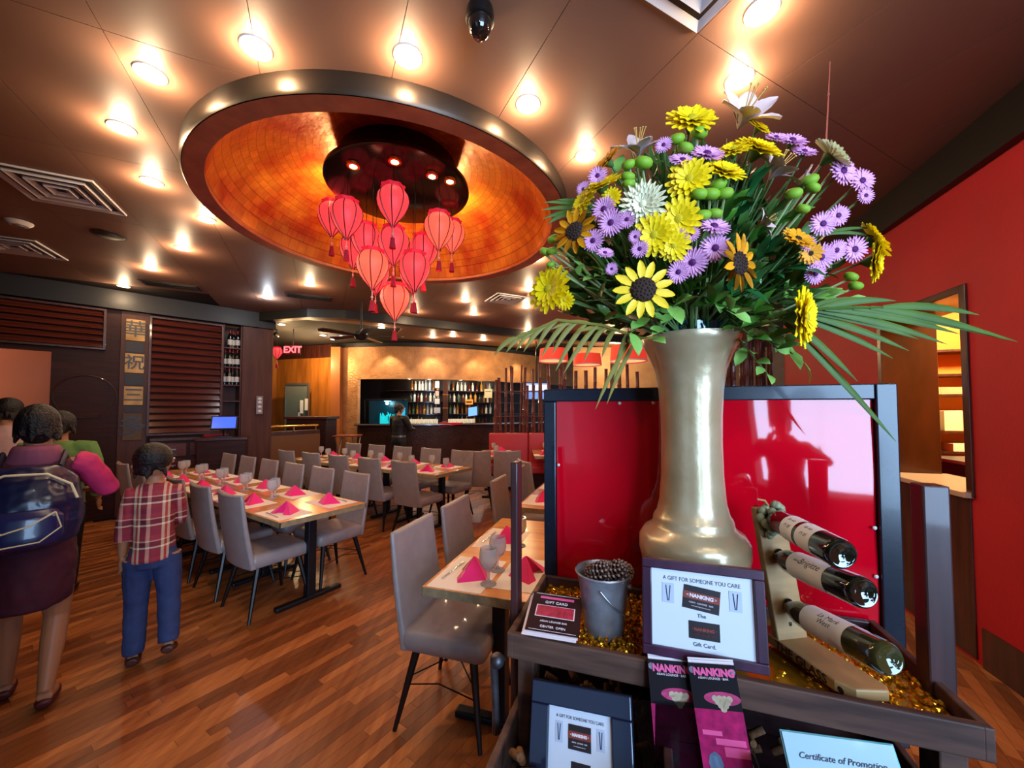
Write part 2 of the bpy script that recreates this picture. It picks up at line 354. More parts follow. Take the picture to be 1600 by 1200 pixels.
# left wall: beam, louvres, sign pillar, shelf, pillar
def Wbox(s0, s1, o0, o1, z0, z1, mb=None):            # a box on the left wall
    a, b, c, d = Wp(s0, o0), Wp(s0, o1), Wp(s1, o1), Wp(s1, o0)
    return (mb or MB()).rings([[p + V((0, 0, z0)) for p in (a, b, c, d)], [p + V((0, 0, z1)) for p in (a, b, c, d)]])
sA, sB, sC, sD, sE, sF, sG, sH = [Ws(u) for u in (77, 170, 183, 232, 346, 376, 424, 0)]
BZ = CH - .27
lw = Wbox(sD, sE, -.12, -.02, 0, BZ); Wbox(sB, sD, -.12, .0, 0, BZ, lw); Wbox(sA, sB, -.12, -.01, 0, BZ, lw)
ztop = 2.36                                           # head of the wide opening on the far left
Wbox(sA, 9.5, -.12, -.01, ztop, BZ, lw); Wbox(sH + 1.6, 9.5, -.12, -.01, 0, ztop, lw)
wall_left = struct(lw.obj('wall_left', m_dkwood, None, False))
struct(Wbox(sG - .02, 9.5, -.12, .10, BZ, CH).obj('trim_2', m_black, None, False))
struct(Wbox(sF, sG, -.5, .04, 0, BZ).obj('pillar', m_midwood, None, False, .006))
# slatted screens
def slats(name, label, s0, s1, z0, z1, n_, m_, frame=True):
    t = thing(name, label, 'screen', Wp((s0 + s1) / 2, .02), math.atan2(LS.y, LS.x))
    L_ = abs(s1 - s0); h = (z1 - z0) / n_
    sl = MB().rings([[(x, y, z) for y, z in ((-.012, -.34 * h), (.03, -.46 * h), (.036, -.40 * h), (-.006, .40 * h))] for x in (-L_ / 2 + .03, L_ / 2 - .03)]).mesh('slat', False)
    for k in range(n_):
        o = put('slat', sl, m_, t); o.location = (0, .012, z0 + h * (k + .5))
    for x in (-L_ / 2, L_ / 2 - .03): MB().bx(x, x + .03, -.02, .05, z0, z1).obj('side_rail', m_dkwood2, t, False, .003)
    for z in (z0 - .03, z1): MB().bx(-L_ / 2, L_ / 2, -.02, .05, z, z + .03).obj('end_rail', m_dkwood2, t, False, .003)
    return t
m_slat = mat('glossy_slat_wood', '#5c2a22', .22, coat=.6, grain=((2, 30, 30), '#42190f'))
slats('slat_screen', 'dark slatted wood screen between the character pillar and the wine shelf', sE, sD + .02, 1.20, BZ - .06, 17, m_slat)
slats('slat_screen', 'dark slatted transom screen above the opening at the far left', sB + .05, 8.2, 2.45, BZ - .05, 6, m_slat)
# ring carving on the dark panel
mb = MB(); cz = 1.75; c_ = Wp((sA + sB) / 2 - .05, 0, cz)
mb.path([c_ + LS * .30 * math.cos(a * math.pi / 24) + V((0, 0, .30 * math.sin(a * math.pi / 24))) for a in range(49)], .008, 6, False)
mb.obj('carved_ring', m_dkwood2, wall_left)
# ledge with drawers under the screen
t = thing('sideboard', 'dark wood sideboard built in under the slatted screen', 'sideboard', Wp((sD + sE) / 2, .02), math.atan2(LS.y, LS.x))
L_ = abs(sE - sD) - .04
MB().bx(-L_ / 2, L_ / 2, .02, .28, 0, 1.1).obj('carcass', m_dkwood, t, False, .004)
MB().bx(-L_ / 2 - .01, L_ / 2 + .01, .01, .32, 1.1, 1.14).obj('top', m_dkwood2, t, False, .004)
for z in (.1, .36, .62, .86):
    for q in (0, 1):
        f = MB().bx(-L_ / 2 + .02 + q * L_ / 2, q * L_ / 2 - .02, .28, .30, z, z + .2).obj('drawer', m_slat, t, False, .004)
        MB().bx(-L_ / 4 + q * L_ / 2 - .07, -L_ / 4 + q * L_ / 2 + .07, .30, .32, z + .1, z + .115).obj('pull', m_grey, f, False)
mb = MB().bx(-.16, .16, -.09, .09, 0, .018).bx(-.15, .15, -.08, .08, .018, .03)
tag(mb.obj('folded_cloth', mat('red_cloth', '#a02030', .8), None, False, .004), 'red and white folded cloth on the sideboard under the screen', 'cloth'); o = bpy.data.objects['folded_cloth']; o.location = Wp((sD + sE) / 2 - .35, .19, 1.14); o.rotation_euler = (0, 0, math.atan2(LS.y, LS.x))
# sign pillar
t = thing('sign_pillar', 'dark wood pillar with carved gilt character tiles beside the slatted screen', 'sign', Wp((sC + sD) / 2, .02), math.atan2(LS.y, LS.x) + math.pi)
pwid = abs(sD - sC) - .02
m_gilt = mat('gilt_panel', '#e0b368', .5, .1, noise_=(6, '#8f6630', .25)); m_ink = mat('black_lacquer', '#160d09', .35); m_dim = mat('dull_carved_wood', '#5a4431', .6)
m_slate = mat('slate_blue_panel', '#27262c', .5)
MB().bx(-pwid / 2, pwid / 2, 0, .06, 0, BZ).obj('post', m_midwood, t, False, .006)
zc = lambda v: Wz(207, v)
for k, (v0, v1, ch, mm, ml) in enumerate([(500, 533, '華', m_gilt, m_ink), (553, 583, '祝', m_gilt, m_ink), (604, 633, '三', m_gilt, m_ink), (646, 688, '多', m_dim, m_ink)]):
    z0, z1 = zc(v1), zc(v0)
    f = MB().bx(-pwid * .33, pwid * .33, -.02, 0, z0, z1).obj('character_tile', mm, t, False, .004)
    text(ch, (z1 - z0) * .80, ml, f, (0, -.021, (z0 + z1) / 2), ext=.004, bold=.002)
for v0, v1 in ((535, 551), (585, 602), (635, 644)): MB().bx(-pwid * .31, pwid * .31, -.012, 0, zc(v1), zc(v0)).obj('blank_tile', m_slate, t, False)
# wine shelf
t = thing('wine_shelf', 'narrow open wood wine shelf recessed beside the brown pillar', 'shelf', Wp((sE + sF) / 2, 0), math.atan2(LS.y, LS.x) + math.pi)
sw = abs(sF - sE)
MB().bx(-sw / 2, -sw / 2 + .02, .0, .34, 0, BZ).bx(sw / 2 - .02, sw / 2, .0, .34, 0, BZ).bx(-sw / 2, sw / 2, .32, .34, 0, BZ).obj('shelf_case', m_midwood, t, False)
m_wbot = mat('dark_bottle_glass', '#10120c', .08, coat=.5); m_lab = mat('bottle_label', '#cfcac0', .6); m_foil = mat('bottle_foil', '#7a1a1c', .35, .5)
shz = []
for v in (543, 573, 601, 626, 650):
    p = Wp((sE + sF) / 2); z = EYE.z + (D(361, v, p.y).z - EYE.z); shz.append(z)
    MB().bx(-sw / 2 + .02, sw / 2 - .02, .01, .32, z - .02, z).obj('shelf_board', m_dkwood2, t, False)
def bottle(label, loc, h=.30, cat='bottle', group=None, foil=m_foil, lab=m_lab, glass=m_wbot, n=14):
    t = thing('wine_bottle', label, cat, loc, 0, group); s = h / .30
    MB().lathe([(.028 * s, 0), (.0365 * s, .006 * s), (.0365 * s, .19 * s), (.033 * s, .21 * s), (.016 * s, .24 * s), (.0145 * s, .295 * s), (.012 * s, .30 * s)], n).obj('bottle_body', glass, t)
    MB().lathe([(.0372 * s, .05 * s), (.0372 * s, .14 * s)], n, cap0=False, cap1=False).obj('bottle_label', lab, t)
    MB().lathe([(.0158 * s, .245 * s), (.0158 * s, .301 * s), (.002, .302 * s)], n, cap0=False).obj('bottle_foil', foil, t)
    return t
b0 = None
for r, z in enumerate(shz[:3]):
    for k in range(4 if r else 3):
        p = Wp((sE + sF) / 2 + (k - 1.5) * sw * .2, -.06 - .05 * (k % 2), z)
        lb = f'dark wine bottle with pale label, {ORD[k]} on the {ORD[r]} shelf of the narrow wine shelf'
        if b0 is None: b0 = bottle(lb, p, .30, group='bottles on the narrow wine shelf')
        else: dup(b0, p, 0, lb)
# touch screen till on the ledge beside the pillar
p = Wp((sE + sF) / 2 + .05, .30, 0); p = D(350, 690, p.y - .3)
t = thing('till_screen', 'blue lit touch screen till beside the brown pillar', 'till', V((p.x, p.y, 1.14)), R(30))
MB().bx(-.12, .12, -.09, .09, 0, .02).tube((0, 0, .02), (0, .03, .16), .02).obj('stand', m_black, t, True)
M_ = Matrix.Translation((0, -.02, .22)) @ Matrix.Rotation(R(-32), 4, 'X')
MB().bx(-.17, .17, -.015, .015, -.12, .12, M_).obj('housing', m_black, t, False, .005)
MB().bx(-.15, .15, -.017, -.0155, -.10, .10, M_).obj('screen', mat('blue_screen', '#10183a', .2, emit='#3a55e0', es=1.6), t, False)
t = thing('till_stand', 'dark wood service stand carrying the touch screen till', 'stand', V((p.x, p.y, 0)), R(30))
MB().bx(-.3, .3, -.22, .22, 0, 1.10).obj('stand_body', m_dkwood, t, False, .005); MB().bx(-.32, .32, -.24, .24, 1.10, 1.14).obj('stand_top', m_dkwood2, t, False, .005)
# sensor dots on the pillar
p = D(404, 633, Wp(Ws(404)).y - .05)
t = thing('wall_switch', 'small chrome switch plate on the brown pillar', 'switch', V((p.x, p.y, p.z)) + LN * .06, math.atan2(LS.y, LS.x) + math.pi)
MB().bx(-.05, .05, -.012, 0, -.16, .16).obj('plate', m_grey, t, False, .004)
for z in (-.11, -.03, .05, .11): MB().ell((0, -.014, z), (.03, .012, .025)).obj('button', m_white, t)

# room behind the wide opening on the left: a pink lit wall
bk = V((0, 0, 0)); p0, p1 = Wp(1.2, -1.6), Wp(9.5, -1.6)
struct(wall_seg('wall_far_left', (p1.x, p1.y), (p0.x, p0.y), 0, CH, .1, None).obj('wall_far_left', mat('peach_paint', '#d99070', .7), None, False))
pp = Wp(4.6, -.8, 2.8); light('POINT', 'back_room_lamp', pp, 90, (1, .58, .42), .15)
# walls that close the room, plus one added to block light
struct(MB().bx(-13.5, -13.4, -3.6, 10, 0, CH).obj('wall_side', m_dkwood, None, False))
fw = MB()
for x0, x1, z0, z1 in ((-13.5, .5, 0, CH), (3.8, 7, 0, CH), (.5, 3.8, 0, .35), (.5, 3.8, 3.1, CH)): fw.bx(x0, x1, -3.35, -3.2, z0, z1)
struct(fw.obj('wall_front', m_dkwood2, None, False))
win = struct(MB().bx(.46, 3.86, -3.2, -3.14, .31, .36).obj('window_2', m_black, None, False))
for x in (.5, 1.6, 2.7, 3.8): MB().bx(x - .03, x + .03, -3.25, -3.15, .35, 3.1).obj('mullion', m_black, win, False)
MB().bx(.5, 3.8, -3.25, -3.15, 2.2, 2.25).obj('transom', m_black, win, False)
struct(MB().bx(2.02, 7, -.55, -.43, 0, CH).bx(6.9, 7, -3.3, -.43, 0, CH).obj('wall_entry_right', m_red, None, False))
struct(MB().bx(-1.12, -1.0, -3.2, .46, 0, CH).obj('wall_light_baffle', m_dkwood2, None, False))  # added unseen wall that keeps window light off the left side

# curved black band that divides the ceiling
bpts = [(372, 496), (405, 488), (430, 486), (480, 482), (540, 484), (600, 490), (660, 497), (720, 504), (780, 511), (850, 518), (920, 523), (1000, 527), (1100, 530)]
bl = [U(u, v, CH) for u, v in bpts]; lo = []
mb = MB(); rs = []
for i, p in enumerate(bl):
    t_ = (bl[min(i + 1, len(bl) - 1)] - bl[max(i - 1, 0)]); nrm = V((-t_.y, t_.x, 0)).normalized() * .16
    rs.append([V((p.x, p.y, CH)), V((p.x, p.y, CH - .15)), V((p.x, p.y, CH - .15)) + nrm, V((p.x, p.y, CH)) + nrm])
mb.rings(rs); struct(mb.obj('trim_3', m_black, None, False))

# far wall of the bar: hammered copper header over a long opening, bar front below
bar = [V(p) for p in ((-4.75, 10.15, 0), (-4.0, 9.95, 0), (-3.1, 9.85, 0), (-2.2, 9.95, 0), (-1.3, 10.25, 0), (-.4, 10.75, 0), (.5, 11.45, 0), (1.4, 12.3, 0), (2.4, 13.2, 0), (3.6, 14.2, 0))]
def barstrip(mb, i0, i1, z0, z1, off0, off1):
    rs = []
    for i in range(i0, i1 + 1):
        t_ = bar[min(i + 1, len(bar) - 1)] - bar[max(i - 1, 0)]; nr = V((-t_.y, t_.x, 0)).normalized()
        rs.append([bar[i] + nr * off0 + V((0, 0, z0)), bar[i] + nr * off1 + V((0, 0, z0)), bar[i] + nr * off1 + V((0, 0, z1)), bar[i] + nr * off0 + V((0, 0, z1))])
    return mb.rings(rs)
wb = MB(); barstrip(wb, 0, 9, 2.36, CH - .1, 0, .12); barstrip(wb, 0, 1, 0, 2.36, 0, .12)
wall_back = struct(wb.obj('wall_back', m_copper, None, True))
mb = MB(); barstrip(mb, 0, 9, CH - .1, CH, -.05, .14); struct(mb.obj('trim_4', m_black, None, True))
m_barfront = mat('hammered_brown', '#4a2a20', .35, .4, bump=(24, .5), noise_=(4, '#331a13', .25))
t = thing('bar_counter', 'long curved bar counter with hammered brown front and pale edged top', 'bar')
mb = MB(); barstrip(mb, 1, 7, 0, 1.16, .0, .10); mb.obj('bar_front', m_barfront, t)
mb = MB(); barstrip(mb, 1, 7, 1.16, 1.21, -.14, .42); mb.obj('bar_top', mat('polished_bar_top', '#2a1712', .12, coat=.6), t)
mb = MB(); barstrip(mb, 1, 7, 1.175, 1.2, -.15, -.14); mb.obj('bar_edge', mat('bar_edge_metal', '#b9b4ac', .25, .8), t)
bb = MB(); barstrip(bb, 0, 9, 0, CH, 1.75, 1.85); bb.bx(-5.3, -4.85, 10.7, 12.2, 0, CH).bx(-5.0, -4.0, 11.66, 11.76, 0, CH)
struct(bb.obj('wall_bar', mat('dark_back_bar', '#17100d', .4), None, True))
# ================================================================ BACK OF THE ROOM
# hallway to the left of the bar: amber walls, glass door, half wall with brass rail
hw = MB()
hp = [Wp(sG, -.5), V((-5.6, 9.9, 0)), V((-4.72, 10.1, 0))]
hp[1] = D(432, 600, 10.6); hp[1].z = 0
a0 = D(520, 600, 10.1); a0.z = 0
wall_hall = struct(wall_seg('w', (a0.x, a0.y), (hp[1].x, hp[1].y), 0, 2.95, -.1, None).obj('wall_hall', m_amber, None, False))
e1 = hp[1] + V((-1.6, -.4, 0)); struct(wall_seg('w', (hp[1].x, hp[1].y), (e1.x, e1.y), 0, CH, -.1, None).obj('wall_hall_end', m_amber, None, False))
struct(wall_seg('w', (a0.x, a0.y), (hp[1].x, hp[1].y), 2.95, CH, -.12, None).obj('trim_5', m_dkwood2, None, False))
p = D(526, 600, 10.0); struct(MB().bx(p.x - .12, p.x + .13, p.y - .1, p.y + .1, 0, CH - .1).obj('pillar', mat('amber_post', '#a8602a', .4), None, False, .01))
p = D(421, 600, Wp(sG).y + .2)
m_doorglass = mat('door_glass', '#8fa09a', .12, trans=.6, alpha=.9)
dz = U(462, 600, 1.57 + .68).y if False else 9.9
dr = struct(MB().bx(-.02, -.0, 0, .06, 0, 2.2).obj('door_1', m_grey, None, False)); q = D(446, 600, 10.05); dr.location = (q.x, q.y, 0); dr.rotation_euler = (0, 0, R(-8))
MB().bx(0, .62, .02, .035, .05, 2.2).obj('door_glass', m_doorglass, dr, False)
MB().bx(0, .66, .0, .06, 2.2, 2.26).bx(.62, .66, 0, .06, 0, 2.2).obj('door_frame', m_grey, dr, False)
MB().bx(.42, .46, -.05, -.02, 1.0, 1.5).obj('door_handle', m_white, dr, False)
for k, (u_, z_) in enumerate(((469, 1.5), (478, 1.5))):
    pass
t = thing('notice', 'white notice sheets on the amber wall beside the glass door', 'notice', D(475, 640, 9.9)); t.location.z = 1.45
MB().bx(-.10, -.02, -.01, 0, .02, .36).obj('sheet', m_white, t, False); MB().bx(.02, .10, -.01, 0, .1, .4).obj('sheet', m_white, t, False)
# half wall with brass rail
q0, q1 = D(421, 600, 7.0), D(501, 600, 7.9)
hwl = math.hypot(q1.x - q0.x, q1.y - q0.y); t = thing('booth_wall', 'brown half wall with brass rail right of the pillar', 'half wall', (q0.x, q0.y, 0), math.atan2(q1.y - q0.y, q1.x - q0.x))
MB().bx(0, hwl, 0, .12, 0, 1.16).obj('wall_panel', m_dkwood2, t, False, .004)
MB().bx(0, hwl, -.012, 0, .1, 1.08).obj('panel_face', mat('booth_panel', '#6a4226', .5), t, False, .004)
rb = MB().path([(0, .06, 1.25), (hwl, .06, 1.25)], .022, 10)
for x in (.05, hwl / 2, hwl - .05): rb.tube((x, .06, 1.16), (x, .06, 1.25), .014)
rb.obj('brass_rail', m_brass, t)
q0 = D(456, 600, 8.6); q1 = D(522, 600, 8.6)
t = thing('host_cabinet', 'dark wood cabinet with overhanging top below the glass door', 'cabinet', ((q0.x + q1.x) / 2, 8.6, 0))
w_ = q1.x - q0.x; MB().bx(-w_ / 2 + .04, w_ / 2 - .04, -.25, .25, 0, 1.36).obj('cabinet_body', m_dkwood, t, False, .005)
MB().bx(-w_ / 2, w_ / 2, -.3, .3, 1.36, 1.42).obj('cabinet_top', m_dkwood2, t, False, .008)
for x in (-w_ / 4, w_ / 4): f = MB().bx(x - w_ / 4 + .07, x + w_ / 4 - .05, -.265, -.25, .1, 1.26).obj('cabinet_door', m_dkwood, t, False, .004); MB().ell((x, -.275, .8), .018).obj('door_knob', m_brass, f)
# folding tray stand
q = D(543, 690, 8.2); t = thing('tray_stand', 'folding tray stand with reddish top at the end of the bar', 'tray stand', (q.x, q.y, 0))
MB().bx(-.24, .24, -.2, .2, 1.0, 1.03).obj('tray_top', mat('stand_tray', '#8a3d24', .5), t, False, .006)
for x in (-.2, .2):
    MB().tube((x, -.18, 0), (x, .18, 1.0), .014).obj('leg', m_grey, t); MB().tube((x * .9, .18, 0), (x * .9, -.18, 1.0), .014).obj('leg', m_grey, t)
# exit sign
q = D(458, 547, 8.2); t = thing('exit_sign', 'red lit EXIT sign hanging above the hallway', 'sign', q)
MB().bx(-.16, .16, -.02, .02, -.10, .10).obj('sign_case', mat('sign_case', '#3a0d0c', .4), t, False, .006)
text('EXIT', .19, mat('exit_letters', '#ff4040', .4, emit=(1, .10, .12), es=2.4), t, (0, -.024, 0), ext=.004, bold=.004)
MB().tube((0, 0, .1), (0, 0, CH - q.z), .01).obj('hanger', m_black, t)
light('POINT', 'sign_glow', (0, -.12, .12), 1.2, (1, .1, .1), .03, parent=t)

# behind the bar: shelves of bottles, papers, till, aquarium
def bp(u, d=None): return D(u, 620, d)
bs = thing('back_bar', 'dark back bar with four long shelves of bottles behind the bar counter', 'shelf')
mb = MB(); barstrip(mb, 0, 8, 0, 1.05, 1.25, 1.75); mb.obj('back_bar_cabinet', m_dkwood, bs)
SHZ = (1.06, 1.44, 1.80, 2.14)
for z in SHZ[1:]:
    mb = MB(); barstrip(mb, 1, 8, z - .025, z, 1.42, 1.74); mb.obj('back_bar_shelf', mat('shelf_%d' % (z * 100), '#2a1a14', .2, coat=.4), bs)
def barpt(u, off):                                     # where column u meets the bar curve set back by off
    k = (u - CXP) / FPX; best = None
    for i in range(len(bar) - 1):
        t_ = (bar[i + 1] - bar[i]).normalized(); nr = V((-t_.y, t_.x, 0)); a, b = bar[i] + nr * off, bar[i + 1] + nr * off
        fa, fb = a.x - k * a.y, b.x - k * b.y
        if fa <= 0 <= fb: s_ = fa / (fa - fb); best = a.lerp(b, s_)
    return best
bprof = [(.036, 0), (.037, .2), (.015, .25), (.014, .31), (.001, .312)]
bcols = ['#2a2f22', '#d9d4c6', '#7a4a1a', '#b9c4c8', '#5a1d14', '#e8e2d0', '#3d5a3a', '#c98f3a']
bms = [mat('liquor_%d' % i, c, .12, coat=.3) for i, c in enumerate(bcols)]
bmesh_ = []
for i, m_ in enumerate(bms):
    h = .8 + .08 * (i % 4); me = MB().lathe([(r, z * h) for r, z in bprof], 9).mesh('bottle'); me.materials.append(m_); bmesh_.append(me)
cnt = 0
for r, z in enumerate(SHZ):
    u = 638 + r * 2; nth = 0
    while u < 772:
        if not (688 < u < 702):
            p = barpt(u, 1.52 + .1 * rnd.random())
            if p:
                o = put('bottle', rnd.choice(bmesh_)); o.location = (p.x, p.y, z); cnt += 1; nth += 1
                tag(o, f'liquor bottle, {ORD[nth - 1]} from the left on the {["lowest", "second", "third", "top"][r]} back bar shelf', 'bottle', f'liquor bottles on the {["lowest", "second", "third", "top"][r]} back bar shelf')
        u += rnd.uniform(4.6, 7.5)
q0, q1 = barpt(695, 1.3), barpt(700, 1.3)
t = thing('bar_post', 'amber wood post dividing the bottle shelves of the back bar', 'post', (q0.x, q0.y, 0)); MB().bx(-.06, .08, -.02, .1, 0, 2.4).obj('post_body', m_midwood, t, False, .005)
for z in (1.2, 1.6, 2.0): MB().bx(-.065, .085, -.03, .11, z, z + .03).obj('post_band', m_amber, t, False)
for k, (v, w_, h_, c_, lb) in enumerate([(601, .16, .24, '#d8d6d0', 'tall white sheet, topmost of the papers beside the amber bar post'), (615, .14, .18, '#c9a090', 'pinkish sheet, second of the papers beside the amber bar post'), (627, .18, .2, '#d8d6d0', 'white sheet, third of the papers beside the amber bar post'), (641, .22, .2, '#b9b9bd', 'grey sheet, lowest of the papers beside the amber bar post')]):
    p = barpt(683, 1.28); t = thing('framed_paper', lb, 'paper', V((p.x, p.y, D(683, v, p.y).z)), R(14))
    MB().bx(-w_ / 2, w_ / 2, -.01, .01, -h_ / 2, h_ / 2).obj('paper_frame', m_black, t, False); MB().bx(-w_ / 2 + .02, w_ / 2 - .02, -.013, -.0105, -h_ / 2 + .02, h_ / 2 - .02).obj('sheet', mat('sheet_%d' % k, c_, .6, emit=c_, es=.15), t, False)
p = barpt(739, .55); t = thing('bar_screen', 'blue lit till screen standing on the bar', 'till', V((p.x, p.y, 1.21)), R(-15))
MB().tube((0, 0, 0), (0, .03, .2), .03).obj('stand', m_black, t); M_ = Matrix.Translation((0, 0, .3)) @ Matrix.Rotation(R(-20), 4, 'X') @ Matrix.Rotation(R(-8), 4, 'Y')
MB().bx(-.15, .15, -.02, .02, -.15, .15, M_).obj('housing', m_black, t, False); MB().bx(-.13, .13, -.024, -.0205, -.13, .13, M_).obj('screen', mat('pale_blue_screen', '#203050', .2, emit='#5a86e8', es=2.0), t, False)
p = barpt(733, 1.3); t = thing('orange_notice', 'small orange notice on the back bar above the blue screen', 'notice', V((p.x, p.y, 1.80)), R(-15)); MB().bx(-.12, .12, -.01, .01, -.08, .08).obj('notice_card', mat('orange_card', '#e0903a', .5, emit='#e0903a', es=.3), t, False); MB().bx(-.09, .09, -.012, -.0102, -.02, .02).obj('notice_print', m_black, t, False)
p = barpt(763, 1.3); t = thing('cream_notice', 'cream notice sheet high on the back bar near the poles', 'notice', V((p.x, p.y, 2.08)), R(-20)); MB().bx(-.13, .13, -.01, .01, -.14, .14).obj('notice_card', mat('cream_card', '#c9b98a', .6), t, False); MB().bx(-.1, .1, -.012, -.0102, .05, .07).obj('notice_print', m_black, t, False)
# glowing aquarium at the left end of the bar
p = barpt(603, 1.0); t = thing('aquarium', 'aquarium glowing turquoise at the left end of the bar', 'aquarium', V((p.x, p.y, 1.2)), R(4))
MB().bx(-.55, .55, .3, .34, -.2, .62).obj('back_glass', mat('aqua_back', '#0c2a33', .3, emit='#0a3a44', es=.25), t, False)
MB().bx(-.55, .55, -.12, .3, -.2, -.05).bx(-.55, .55, -.12, .3, .62, .68).obj('tank_rim', m_black, t, False, .004)
MB().bx(-.55, .55, -.115, -.105, -.05, .62).obj('front_glass', m_glass, t, False)
m_aq = mat('aqua_plant', '#1fb8b8', .5, emit='#20c4c8', es=.9)
for k in range(9):
    x = -.15 + .05 * k * .9; h = .22 + .16 * rnd.random()
    MB().path([(x, .05, -.05), (x + .03 * rnd.uniform(-1, 1), .06, h * .5), (x + .06 * rnd.uniform(-1, 1), .05, h)], [.025, .03, .008], 6).obj('water_plant', m_aq, t)
MB().bx(-.05, .12, .0, .1, .60, .63).obj('tank_lamp', mat('tank_lamp', '#bfe8ff', .3, emit='#7fd0ff', es=4), t, False)
light('POINT', 'tank_light', (.03, .02, .55), 5, (.35, .85, 1), .05, parent=t)
MB().bx(.3, .5, .15, .2, .12, .42).obj('bright_pane', mat('aqua_pane', '#30b0d0', .4, emit='#2aa8d0', es=.8), t, False)
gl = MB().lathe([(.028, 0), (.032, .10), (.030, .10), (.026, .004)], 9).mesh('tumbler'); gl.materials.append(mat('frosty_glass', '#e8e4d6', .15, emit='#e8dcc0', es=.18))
for k in range(26):
    u = 642 + (k % 13) * 3.4 if k < 13 else 702 + (k - 13) * 3.2
    p = barpt(u, .42 + .06 * (k % 2)); o = put('tumbler', gl); o.location = (p.x, p.y, 1.21); tag(o, f'clear tumbler, {ORD[k % 13]} from the left on the bar top {"left" if k < 13 else "right"} of the amber post', 'glass', 'tumblers on the bar ' + ('left' if k < 13 else 'right') + ' of the post')
p = barpt(705, -.05); mb = MB(); mb.rings([[(x, -.1 + .02 * math.sin(x * 9), z + .05 * math.sin(3 * x) * (z < 0)) for x in (-.3, -.15, 0, .15, .3)] + [(x, .12, 0.012) for x in (.3, .15, 0, -.15, -.3)] for z in (-.06, .012)])
o = tag(mb.obj('bar_cloth', mat('red_bar_cloth', '#c2203a', .8), None), 'red cloth lying over the edge of the bar top', 'cloth'); o.location = (p.x, p.y, 1.212)
# lamps behind the bar and down the copper wall
for k, u in enumerate((598, 672, 745, 815)):
    p = barpt(u, -.35)
    if p: light('SPOT', 'wall_washer', (p.x, p.y, CH - .13), 60, (1, .76, .48), .04, (R(12), 0, math.atan2(-.3, 1)), spot=95)
for u in (640, 670, 720, 750, 800):
    p = barpt(u, 1.0); light('POINT', 'back_bar_light', (p.x, p.y, 2.3), 13, (1, .82, .62), .05)
p = D(480, 560, 9.4); light('POINT', 'hall_light', (p.x, p.y, 2.8), 60, (1, .68, .32), .06)

for u, v, e in ((432, 516, 26), (812, 538, 22)):     # small ceiling spot beyond the curved band; bar one added for cove glow
    p = D(u, v, 8.2 if u < 500 else 9.6); t = thing('ceiling_spot', 'small black ceiling spot ' + ('near the EXIT sign beyond the curved band' if u < 500 else 'added over the bar for its cove glow'), 'spotlight', (p.x, p.y, CH))
    MB().tube((0, 0, 0), (0, 0, -.10), .012).obj('arm', m_black, t); MB().path([(0, .05, -.14), (0, -.02, -.12), (0, -.06, -.11)], [.04, .045, .03], 12).obj('lamp_head', m_black, t)
    light('POINT', 'spot_glow', (.12, .18, -.30), e, (1, .66, .28), .05, parent=t)
# bamboo pole screen over a red banquette
m_bam = mat('reddish_bamboo', '#7a4238', .4, coat=.2, noise_=(9, '#5a2c26', .25))
def bamboo(u, d, z0, z1, r, label, group, lean=0):
    p = D(u, 600, d); t = thing('bamboo_pole', label, 'pole', (p.x, p.y, z0), 0, group); n_ = int((z1 - z0) / .28); pts = []; rad = []
    for k in range(n_ + 1):
        z = (z1 - z0) * k / n_
        for dz_, rr in ((-.012, 1), (0, 1.18), (.012, 1)):
            if 0 <= z + dz_ <= z1 - z0: pts.append((lean * (z + dz_), 0, z + dz_)); rad.append(r * rr)
    MB().path(pts, rad, 8).obj('pole_cane', m_bam, t)
    return t
pr = random.Random(5)
for k in range(15):
    u = 770 + k * 6.6 + pr.uniform(-1.5, 1.5); bamboo(u, 8.25 + .04 * (k % 2), 0, D(0, 570 + pr.uniform(-4, 34), 8.3).z, pr.uniform(.018, .034), f'thin reddish bamboo pole, {ORD[k]} from the left above the red banquette', 'bamboo poles above the banquette', pr.uniform(-.04, .04))
for k in range(10):
    u = 872 + k * 14 + pr.uniform(-3, 3); bamboo(u, 7.4, 0, D(0, 555 + pr.uniform(-6, 26), 7.4).z, pr.uniform(.03, .045), f'reddish bamboo pole, {ORD[k]} from the left of those left of the vase', 'bamboo poles left of the vase', pr.uniform(-.02, .02))
for k in range(9):
    u = 1130 + k * 9 + pr.uniform(-2, 2); bamboo(u, 6.35 + .05 * (k % 2), 0, D(0, 430 + pr.uniform(-10, 60), 6.4).z, pr.uniform(.034, .05), f'thick reddish bamboo pole, {ORD[k]} from the left right of the vase', 'bamboo poles behind the vase', pr.uniform(-.01, .01))
for z, q in ((1.95, 'upper'), (1.42, 'lower')):
    a, b = D(772, 600, 8.23), D(865, 600, 8.23); t = thing('bamboo_rail', f'{q} crosswise bamboo rail of the pole screen above the banquette', 'rail', (a.x, a.y, z)); MB().path([(0, 0, 0), ((b.x - a.x) / 2, 0, .01), (b.x - a.x, 0, 0)], .012, 6).obj('rail_cane', m_bam, t)
